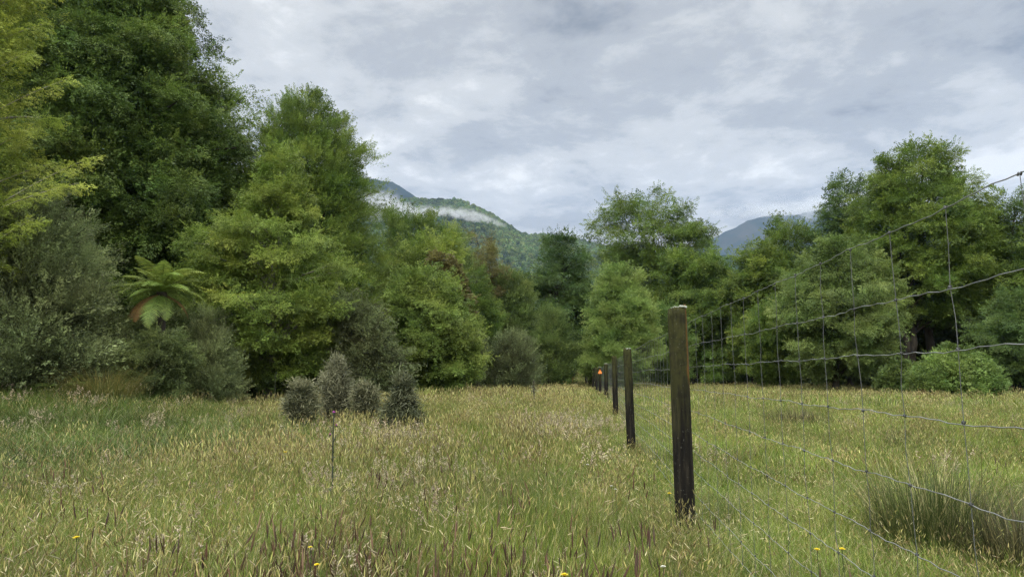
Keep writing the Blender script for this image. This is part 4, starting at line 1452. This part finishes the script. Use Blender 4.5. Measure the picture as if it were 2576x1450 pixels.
# ---------------------------------------------------------------- thistles, stalks, flowers
def thistle(px, Y, h, label, bloom=True, seed=1):
    rg = np.random.default_rng(seed)
    X, Y, z = base(px, Y)
    r = empty("thistle", (X, Y, z))
    tag(r, label, "thistle", "tall thistles")
    T = Tubes()
    zz = np.linspace(-.05, h, 14)
    p = np.stack([.01 * np.sin(zz * 4) - .012 * (1 - zz / h), .006 * np.cos(zz * 5), zz], -1)
    T.add(p, np.linspace(.013, .007, 14), 6)
    for k in range(3):
        a = rg.uniform(0, 6.28)
        s = p[-3 + (k > 0) * -1]
        T.add(bez(s, s + [math.cos(a) * .03, math.sin(a) * .03, .03], s + [math.cos(a) * .035, math.sin(a) * .035, .075], 5), .0028, 4)
    T.build("stem", M["thistle_stem"], r)
    q = []
    for k in range(70):                                     # spiny wings and leaves
        hz = rg.uniform(.05, .97) ** 1.2 * h
        a = rg.uniform(0, 6.28)
        L = rg.uniform(.015, .04) + .16 * (rg.random() < .35) * (1 - hz / h) ** 1.2
        d = np.array([math.cos(a), math.sin(a), rg.uniform(.1, .8)])
        sd = np.array([-math.sin(a), math.cos(a), .2]) * L * .13
        b = np.array([np.interp(hz, zz, p[:, 0]), np.interp(hz, zz, p[:, 1]), hz])
        q.append([b - sd, b + sd, b + d * L * .6 + sd * .8 + [0, 0, -.02 * L], b + d * L])
    q = np.array(q)
    me = raw_mesh("leaf", q.reshape(-1, 3), np.arange(len(q) * 4).reshape(-1, 4), 4)
    link_mesh("leaf", me, M["thistle_stem"], r)
    tops = [p[-1]] + [p[-3] + [.03, .01, .07], p[-4] + [-.033, 0, .07]]
    for k, tp in enumerate(tops):
        T = Tubes()
        s = 1.0 if k == 0 else .62
        T.add(np.array(tp) + np.array([[0, 0, -.004], [0, 0, .006], [0, 0, .018], [0, 0, .028]]) * s, np.array([.004, .014, .015, .009]) * s, 9, .1)
        hd = T.build("flower_head", M["thistle_stem"], r)
        if bloom:
            q = []
            for m in range(46):
                a, e = rg.uniform(0, 6.28), rg.uniform(.2, 1.2)
                d = np.array([math.cos(a) * math.cos(e), math.sin(a) * math.cos(e), math.sin(e)])
                sd = np.array([-math.sin(a), math.cos(a), 0]) * .0022 * s
                b = np.array(tp) + np.array([0, 0, .022]) * s
                L = rg.uniform(.018, .03) * s
                q.append([b - sd, b + sd, b + d * L + sd, b + d * L - sd])
            q = np.array(q)
            link_mesh("petals", raw_mesh("petals", q.reshape(-1, 3), np.arange(len(q) * 4).reshape(-1, 4), 4), M["thistle_flower"], hd)


thistle(845, 7.5, 1.22, "tall single thistle with a purple flower head in the open grass", True, 1)
thistle(694, 25.5, 1.6, "dull seeding thistle against the dark hollow under the trees", False, 2)


def stalk():
    X, Y, z = base(1343, 25)
    r = empty("dead_stalk", (X, Y, z))
    tag(r, "thin dark dead stalk with a tuft at its top in the mid meadow", "stalk")
    T = Tubes()
    T.add([(0, 0, -.1), (.01, 0, .5), (-.01, 0, 1.25)], .020, 6)
    T.build("stem", M["bark"], r)
    rg = np.random.default_rng(9)
    q = []
    for k in range(90):
        b = np.array([0, 0, rg.uniform(.75, 1.2)])
        d = unit(rg.standard_normal(3) + [0, 0, .5]) * rg.uniform(.06, .2)
        s = unit(np.cross(d, rg.standard_normal(3))) * .008
        q.append([b - s, b + s, b + d + s, b + d - s])
    q = np.array(q)
    me = raw_mesh("tuft", q.reshape(-1, 3), np.arange(len(q) * 4).reshape(-1, 4), 4)
    set_attr(me, "tint", rg.random(len(q)))
    link_mesh("tuft", me, M["wiry"], r)


stalk()


def flower(px, py, zf, size, label, mat="yellow_petal", seed=0, name="meadow_flower"):
    """stands where the ray through px, py reaches height zf above the ground"""
    u, v = (px - W0 / 2) / F0, (H0 / 2 - py) / F0
    d = np.array([u, math.cos(PITCH) - v * math.sin(PITCH), math.sin(PITCH) + v * math.cos(PITCH)])
    t = (zf - EYE) / d[2]
    X, Y = d[0] * t, d[1] * t
    z = float(ground_z(X, Y))
    rg = np.random.default_rng(seed)
    r = empty(name, (X, Y, z))
    tag(r, label, "flower", "small flowers in the grass")
    h = zf - z
    T = Tubes()
    T.add(bez(np.array([.03, 0, 0]), np.array([.02, .01, h * .5]), np.array([0, 0, h]), 6), .0016, 5)
    T.build("stem", M["thistle_stem"], r)
    q = []
    rows = [(14, .35, 1.0), (10, .8, .75), (7, 1.2, .5)]
    for cnt, el, L in rows:
        for k in range(cnt):
            a = k / cnt * 6.283 + rg.uniform(-.2, .2)
            e = el + rg.uniform(-.15, .15)
            dd = np.array([math.cos(a) * math.cos(e), math.sin(a) * math.cos(e) - .25, math.sin(e)])
            sd = np.array([-math.sin(a), math.cos(a), 0]) * size * .13
            b = np.array([0, 0, h])
            q.append([b - sd * .5, b + sd * .5, b + dd * size * L * .5 + sd, b + dd * size * L * .5 - sd])
    q = np.array(q)
    link_mesh("petals", raw_mesh("petals", q.reshape(-1, 3), np.arange(len(q) * 4).reshape(-1, 4), 4), M[mat], r)


for k, (px, py, zf, s, lab) in enumerate([
    (193, 1352, .55, .036, "yellow flower low in the left corner of the grass"),
    (798, 1420, .52, .028, "yellow flower near the bottom edge below the thistle"),
    (781, 1376, .50, .024, "half hidden yellow flower just above another near the bottom edge"),
    (1420, 1446, .50, .036, "yellow flower cut by the bottom edge of the picture near its centre"),
    (1684, 1241, .50, .036, "yellow flower just left of the thickest fence post"),
    (2055, 1382, .45, .036, "left one of two yellow flowers behind the netting"),
    (2118, 1381, .45, .036, "right one of two yellow flowers behind the netting"),
    (718, 1137, .50, .05, "faint yellow flower in the mid grass left of the thistle")]):
    flower(px, py, zf, s, lab, "yellow_petal", k)
for k, (px, py, zf, s) in enumerate([(1752, 1125, .42, .03), (1478, 1168, .42, .035), (1538, 1222, .42, .03), (1548, 1230, .42, .028), (1668, 1425, .40, .03), (2655, 1390, .4, .03), (2655, 1300, .4, .03), (1620, 1180, .42, .03)][:6]):
    flower(px, py, zf, s, "tiny white clover head deep in the green grass right of centre", "white_petal", 30 + k, "clover_flower")


def dead_leaf():
    p = P(357, 938, 25.5)
    rg = np.random.default_rng(3)
    V, F = [], []
    for i in range(6):
        for j in range(4):
            V.append((.22 * (i / 5 - .5), .10 * (j / 3 - .5) * math.sin(i / 5 * 3.0 + .1), .05 * math.sin(i * 1.1) + .03 * rg.standard_normal()))
    F = [[i * 4 + j, i * 4 + j + 1, (i + 1) * 4 + j + 1, (i + 1) * 4 + j] for i in range(5) for j in range(3)]
    me = bpy.data.meshes.new("dead_leaf")
    me.from_pydata(V, [], F)
    o = tag(link_mesh("dead_leaf", me, M["pale_leaf"], None, tuple(p)), "pale withered leaf caught on a twig under the tree fern", "leaf")
    o.rotation_euler = (.9, .4, .3)
    gz = float(ground_z(p[0], p[1]))
    T = Tubes()
    T.add(bez(np.array([p[0] + .15, p[1] + .1, gz]), np.array([p[0] + .1, p[1] + .1, p[2] * .6]), np.array([p[0] + .35, p[1], p[2] + .6]), 8), np.linspace(.012, .005, 8), 5)
    tag(T.build("bare_twig", M["bark"]), "thin bare twig holding the pale withered leaf", "twig")


dead_leaf()

# ---------------------------------------------------------------- grass
class Tuft:
    def __init__(self):
        self.q, self.c = [], []

    def strip(self, b, col, dark=0.0):
        self.q.append(b)
        self.c += [col] * len(b)

    def head(self, p, d, L, w, col, sides=4, rg=None):
        """a seed head: spindle of facets"""
        d = d / np.linalg.norm(d)
        a = np.cross(d, [0.3, 0.2, 1.0])
        a /= np.linalg.norm(a)
        b = np.cross(d, a)
        prof = [(0, .25), (.25, 1.0), (.65, .85), (1, .1)]
        th = np.arange(sides) / sides * 6.283
        rings = [p + d * L * t + (np.cos(th)[:, None] * a + np.sin(th)[:, None] * b) * w * .5 * r for t, r in prof]
        qs = []
        for i in range(3):
            for j in range(sides):
                k = (j + 1) % sides
                qs.append([rings[i][j], rings[i][k], rings[i + 1][k], rings[i + 1][j]])
        self.q.append(np.array(qs))
        f = 1 if rg is None else rg.uniform(.85, 1.15)
        self.c += [tuple(x * f for x in col)] * len(qs)

    def mesh(self, name):
        q = np.concatenate(self.q)
        me = raw_mesh(name, q.reshape(-1, 3), np.arange(len(q) * 4).reshape(-1, 4), 4)
        c = np.array(self.c)
        set_attr(me, "col", np.concatenate([c, np.ones((len(c), 1))], 1), "FACE", "FLOAT_COLOR")
        return me


GREEN = [(.116, .176, .026), (.158, .208, .030), (.090, .150, .026), (.195, .222, .036)]
BLUEG = [(.090, .140, .024), (.125, .170, .032), (.075, .118, .022)]
GOLD = [(.33, .30, .105), (.27, .24, .080), (.38, .35, .15), (.21, .17, .062), (.30, .30, .10), (.16, .125, .055)]
STRAW = [(.46, .41, .24), (.40, .35, .19)]
FOG = [(.40, .34, .22), (.44, .38, .27), (.33, .28, .18)]
SPIKE = [(.095, .055, .034), (.13, .080, .050), (.070, .045, .032)]


def pick(rg, L):
    c = L[rg.integers(0, len(L))]
    f = rg.uniform(.5, 1.4)
    return tuple(x * f for x in c)


def green_tuft(seed, n, rad, h, w, cols, lean=(.15, .9), dead=.12):
    rg = np.random.default_rng(seed)
    t = Tuft()
    for k in range(n):
        a = rg.uniform(0, 6.283)
        rr = rad * math.sqrt(rg.random())
        p0 = np.array([math.cos(a) * rr, math.sin(a) * rr, -.02])
        col = pick(rg, cols) if rg.random() > dead else pick(rg, STRAW)
        t.strip(blade_strip(p0, rg.uniform(0, 6.283), rg.uniform(*lean), h * rg.uniform(.5, 1.1), w * rg.uniform(.6, 1.4), 3, rg.normal(0, .15)), col)
    return t.mesh("green_tuft")


def seed_tuft(seed, n, rad, h, w, hl, hw, cols, stemw, lean=(.03, .45), nleaf=20, leafcols=GREEN, nod=.5, sides=4):
    rg = np.random.default_rng(seed)
    t = Tuft()
    for k in range(n):
        a = rg.uniform(0, 6.283)
        rr = rad * math.sqrt(rg.random())
        p0 = np.array([math.cos(a) * rr, math.sin(a) * rr, -.02])
        az = rg.normal(0.3, 1.2)
        b = blade_strip(p0, az, rg.uniform(*lean), h * rg.uniform(.6, 1.12), stemw, 3)
        b2 = b.copy()
        hc = pick(rg, cols)
        t.strip(b2, tuple(.55 * x + .45 * y for x, y in zip(hc, pick(rg, leafcols))))
        tip = b[-1][2:].mean(0)
        d = tip - b[-1][:2].mean(0)
        d = d / np.linalg.norm(d) + np.array([math.cos(az), math.sin(az), -.4]) * rg.uniform(0, nod)
        t.head(tip, d, hl * rg.uniform(.65, 1.35), hw * rg.uniform(.7, 1.3), hc, sides, rg)
    for k in range(nleaf):
        a = rg.uniform(0, 6.283)
        rr = rad * math.sqrt(rg.random())
        t.strip(blade_strip(np.array([math.cos(a) * rr, math.sin(a) * rr, -.02]), rg.uniform(0, 6.283), rg.uniform(.2, 1.0), h * rg.uniform(.4, .8), w * rg.uniform(.6, 1.4), 3, rg.normal(0, .15)),
                pick(rg, leafcols if rg.random() > .2 else STRAW))
    return t.mesh("seed_tuft")


def fog_tuft(seed, n, rad, h, hl, k_spk, sw, cols=FOG):
    """open feathery panicles"""
    rg = np.random.default_rng(seed)
    t = Tuft()
    for k in range(n):
        a = rg.uniform(0, 6.283)
        rr = rad * math.sqrt(rg.random())
        p0 = np.array([math.cos(a) * rr, math.sin(a) * rr, -.02])
        az = rg.uniform(0, 6.283)
        b = blade_strip(p0, az, rg.uniform(.03, .3), h * rg.uniform(.75, 1.15), .0025, 3)
        t.strip(b, pick(rg, STRAW))
        tip = b[-1][2:].mean(0)
        ax = tip - b[-1][:2].mean(0)
        ax = ax / np.linalg.norm(ax)
        for s in range(k_spk):
            f = rg.random()
            out_ = unit(rg.standard_normal(3) * [1, 1, .4])
            p = tip + ax * hl * (f - .35) + out_ * hl * .28 * (1.05 - f)
            d = unit(ax + out_ * .9)
            t.head(p, d, hl * rg.uniform(.10, .2), sw, pick(rg, cols), 3, rg)
    return t.mesh("fog_tuft")


M_grass = leaf_mat("meadow_grass", None, .30, .05, .5, True, True, .3)
rgG = np.random.default_rng(21)

edge_px = [-400, 150, 340, 700, 850, 1000, 1100, 1300, 1400, 1450, 1480, 1640, 2000, 2250, 2450, 2700, 3200]
edge_y = [24, 24, 26, 29, 34, 42, 52, 62, 72, 96, 94, 84, 74, 58, 46, 42, 40]


def field(y0, y1, dens, margin=1.5):
    n = int(dens * .78 * (y1 * y1 - y0 * y0))
    y = np.sqrt(rgG.uniform(y0 * y0, y1 * y1, n))
    x = y * rgG.uniform(-.83, .83, n)
    x = x + rgG.uniform(-.4, .4, n)
    ok = y < np.interp(pxof(x, y), edge_px, edge_y) + margin
    return x[ok], y[ok]


def fence_x(y):
    return np.interp(y, [-2, 6.8, 14, 22.6, 33, 42, 84], [.95, 1.69, 2.43, 3.41, 4.55, 5.42, 9.3])


def fence_low(x, y):
    return 1 - .36 * np.exp(-((x - fence_x(y) + .15) / .75) ** 2)


def ell(x, y, cx, cy, rx, ry):
    return np.clip(1.25 - np.sqrt(((x - cx) / rx) ** 2 + ((y - cy) / ry) ** 2), 0, 1) * 1.6


def zones(x, y):
    right = (x > fence_x(y) + .05).astype(float)
    n1 = fbm(x * .33, y * .33, 51, 3)
    n2 = fbm(x * .9, y * .9, 61, 3)
    lax = np.clip(ell(x, y, -8.5, 13.5, 4.8, 6) + ell(x, y, -15, 20, 6.5, 6), 0, 1)
    fog = np.clip(ell(x, y, -2.35, 12.3, 1.1, 1.5) + ell(x, y, -1.25, 12.5, .6, 1.0) + .5 * ell(x, y, .6, 16, 1.4, 3) + .35 * ell(x, y, -1.2, 8, 1, 1.6), 0, 1)
    green = np.clip(ell(x, y, -.9, 13.8, 1.0, 2.2) + .9 * ell(x, y, .45, 5.8, .7, 1.4) + .7 * ell(x, y, .2, 8.2, .9, 1.2) + .5 * ell(x, y, 1.1, 3.6, .5, .9), 0, 1)
    spike = np.clip(ell(x, y, .05, 4.0, .75, .75) + .6 * ell(x, y, -1.2, 4.2, .8, .8) + .45 * ell(x, y, -2.0, 3.0, .7, .6), 0, 1)
    return right, n1, n2, lax, fog, green, spike


def emit(name, x, y, s, hvar, idx, tmpl, val, tilt=.12, hs=None):
    m = len(x)
    z = ground_z(x, y)
    rot = np.stack([rgG.normal(0, tilt, m), rgG.normal(.03, tilt, m), rgG.uniform(0, 6.283, m)], -1)
    sz = s * rgG.uniform(.8, 1.2, m)
    hz = hs if hs is not None else np.ones(m)
    scatter(name, np.stack([x, y, z], -1), rot, np.stack([sz, sz, sz * hz], -1), idx, rgG.random(m), val, [(t, M_grass) for t in tmpl])


def build_grass():
    # leafy green under-storey
    g_near = [green_tuft(300 + k, 110, .17, .50, .0034, GREEN, (.05, .6)) for k in range(4)]
    b_near = [green_tuft(320 + k, 60, .2, .62, .0075, BLUEG, (.4, 1.4), .06) for k in range(3)]
    g_mid = [green_tuft(340 + k, 130, .36, .48, .007, GREEN, (.05, .55)) for k in range(3)]
    g_far = [green_tuft(350 + k, 130, .9, .46, .018, GREEN, (.05, .5)) for k in range(3)]
    b_mid = [green_tuft(360 + k, 80, .5, .62, .014, BLUEG, (.4, 1.4), .06) for k in range(2)]
    tm = g_near + b_near + g_mid + g_far + b_mid
    X, Y, I, Hs, Vv = [], [], [], [], []
    for y0, y1, dens, lo, hi, bl, bh in [(1.6, 9, 55, 0, 4, 4, 7), (9, 26, 15, 7, 10, 13, 15), (26, 98, 2.6, 10, 13, 13, 15)]:
        x, y = field(y0, y1, dens)
        right, n1, n2, lax, fog, green, spike = zones(x, y)
        i = rgG.integers(lo, hi, len(x))
        lx = rgG.random(len(x)) < lax * .8
        i = np.where(lx, rgG.integers(bl, bh, len(x)), i)
        X.append(x); Y.append(y); I.append(i)
        Hs.append((.75 + .5 * n1) * 1.12 * (1 - (.24 + .2 * (1 - sstep(y, 7, 14))) * right) * (1 + .15 * green) * fence_low(x, y))
        Vv.append((.50 + .95 * n2) * (1 + .12 * right) * (1 - .15 * lax))
    X, Y, I, Hs, Vv = map(np.concatenate, (X, Y, I, Hs, Vv))
    emit("leafy_grass", X, Y, np.ones(len(X)), 1, I, tm, Vv, .12, Hs)
    # golden seeding grass
    s_near = [seed_tuft(400 + k, 24, .18, .60, .0034, .050, .0052, GOLD, .0016, (.02, .30), nleaf=22, nod=.35, sides=5) for k in range(5)]
    p_near = [seed_tuft(420 + k, 12, .18, .56, .0034, .060, .0058, STRAW, .0016, (.05, .5), nleaf=20, nod=.9) for k in range(2)]
    s_mid = [seed_tuft(440 + k, 46, .36, .56, .007, .065, .010, GOLD, .003, (.02, .28), nleaf=24, nod=.35, sides=3) for k in range(4)]
    s_far = [seed_tuft(460 + k, 60, .9, .52, .018, .10, .020, GOLD, .006, (.02, .25), nleaf=30, nod=.3, sides=3) for k in range(3)]
    tm = s_near + p_near + s_mid + s_far
    X, Y, I, Hs, Vv = [], [], [], [], []
    for y0, y1, dens, lo, hi in [(1.6, 9, 42, 0, 7), (9, 26, 13, 7, 11), (26, 98, 2.4, 11, 14)]:
        x, y = field(y0, y1, dens)
        right, n1, n2, lax, fog, green, spike = zones(x, y)
        keep = rgG.random(len(x)) < np.clip((.22 + .26 * (1 - sstep(y, 6, 11)) + .8 * n1) * (1 - .85 * lax) * (1 - .75 * green) * (1 - .50 * right) * (1 - .38 * sstep(y, 8, 14)), .04, 1)
        x, y, right, n1, n2 = x[keep], y[keep], right[keep], n1[keep], n2[keep]
        X.append(x); Y.append(y); I.append(rgG.integers(lo, hi, len(x)))
        Hs.append(1.1 * (.78 + .5 * n1) * (1 - (.20 + .2 * (1 - sstep(y, 7, 14))) * right) * fence_low(x, y))
        Vv.append(.58 + .85 * n2)
    X, Y, I, Hs, Vv = map(np.concatenate, (X, Y, I, Hs, Vv))
    emit("seeding_grass", X, Y, np.ones(len(X)), 1, I, tm, Vv, .12, Hs)
    # pale pinkish feathery grass in drifts
    f_near = [fog_tuft(500 + k, 7, .14, .62, .10, 26, .006) for k in range(3)]
    f_mid = [fog_tuft(510 + k, 14, .3, .60, .12, 14, .013) for k in range(3)]
    X, Y, I = [], [], []
    for y0, y1, dens, lo, hi in [(1.8, 9, 26, 0, 3), (9, 26, 11, 3, 6)]:
        x, y = field(y0, y1, dens)
        right, n1, n2, lax, fog, green, spike = zones(x, y)
        keep = rgG.random(len(x)) < np.clip(fog * .5 + .07 * spike + .03 * (n2 > .5) + .02 * lax, 0, 1) * (1 - .6 * right)
        X.append(x[keep]); Y.append(y[keep]); I.append(rgG.integers(lo, hi, keep.sum()))
    X, Y, I = map(np.concatenate, (X, Y, I))
    emit("feathery_grass", X, Y, np.ones(len(X)), 1, I, f_near + f_mid, rgG.uniform(.8, 1.15, len(X)))
    # dark brown spiked grass in the foreground
    d_near = [seed_tuft(530 + k, 6, .16, .68, .004, .090, .0095, SPIKE, .0022, (.02, .22), nleaf=3, nod=.05, sides=5) for k in range(4)]
    x, y = field(1.8, 9, 26)
    right, n1, n2, lax, fog, green, spike = zones(x, y)
    keep = rgG.random(len(x)) < np.clip(spike * 1.3 + .05, 0, 1) * (1 - .8 * right)
    x, y = x[keep], y[keep]
    emit("brown_spiked_grass", x, y, np.ones(len(x)), 1, rgG.integers(0, 4, len(x)), d_near, rgG.uniform(.8, 1.3, len(x)), .06)


build_grass()


# ---------------------------------------------------------------- haze: the air between here and the mountains
def build_haze():
    x, y0, y1, z0, z1 = 6900, -850, 7100, -4.5, 1900
    V = [(sx * x, yy, zz) for zz in (z0, z1) for yy in (y0, y1) for sx in (-1, 1)]
    F = [(0, 2, 3, 1), (4, 5, 7, 6), (0, 1, 5, 4), (2, 6, 7, 3), (0, 4, 6, 2), (1, 3, 7, 5)]
    me = bpy.data.meshes.new("haze")
    me.from_pydata(V, [], F)
    m, t = new_mat("haze")
    pv = N(t, "ShaderNodeVolumePrincipled")
    pv.inputs["Color"].default_value = (.38, .60, 1.0, 1)
    pv.inputs["Density"].default_value = 0.52e-4
    pv.inputs["Anisotropy"].default_value = 0.2
    o = N(t, "ShaderNodeOutputMaterial")
    t.links.new(pv.outputs[0], o.inputs["Volume"])
    tag(link_mesh("haze", me, m), kind="stuff")


build_haze()
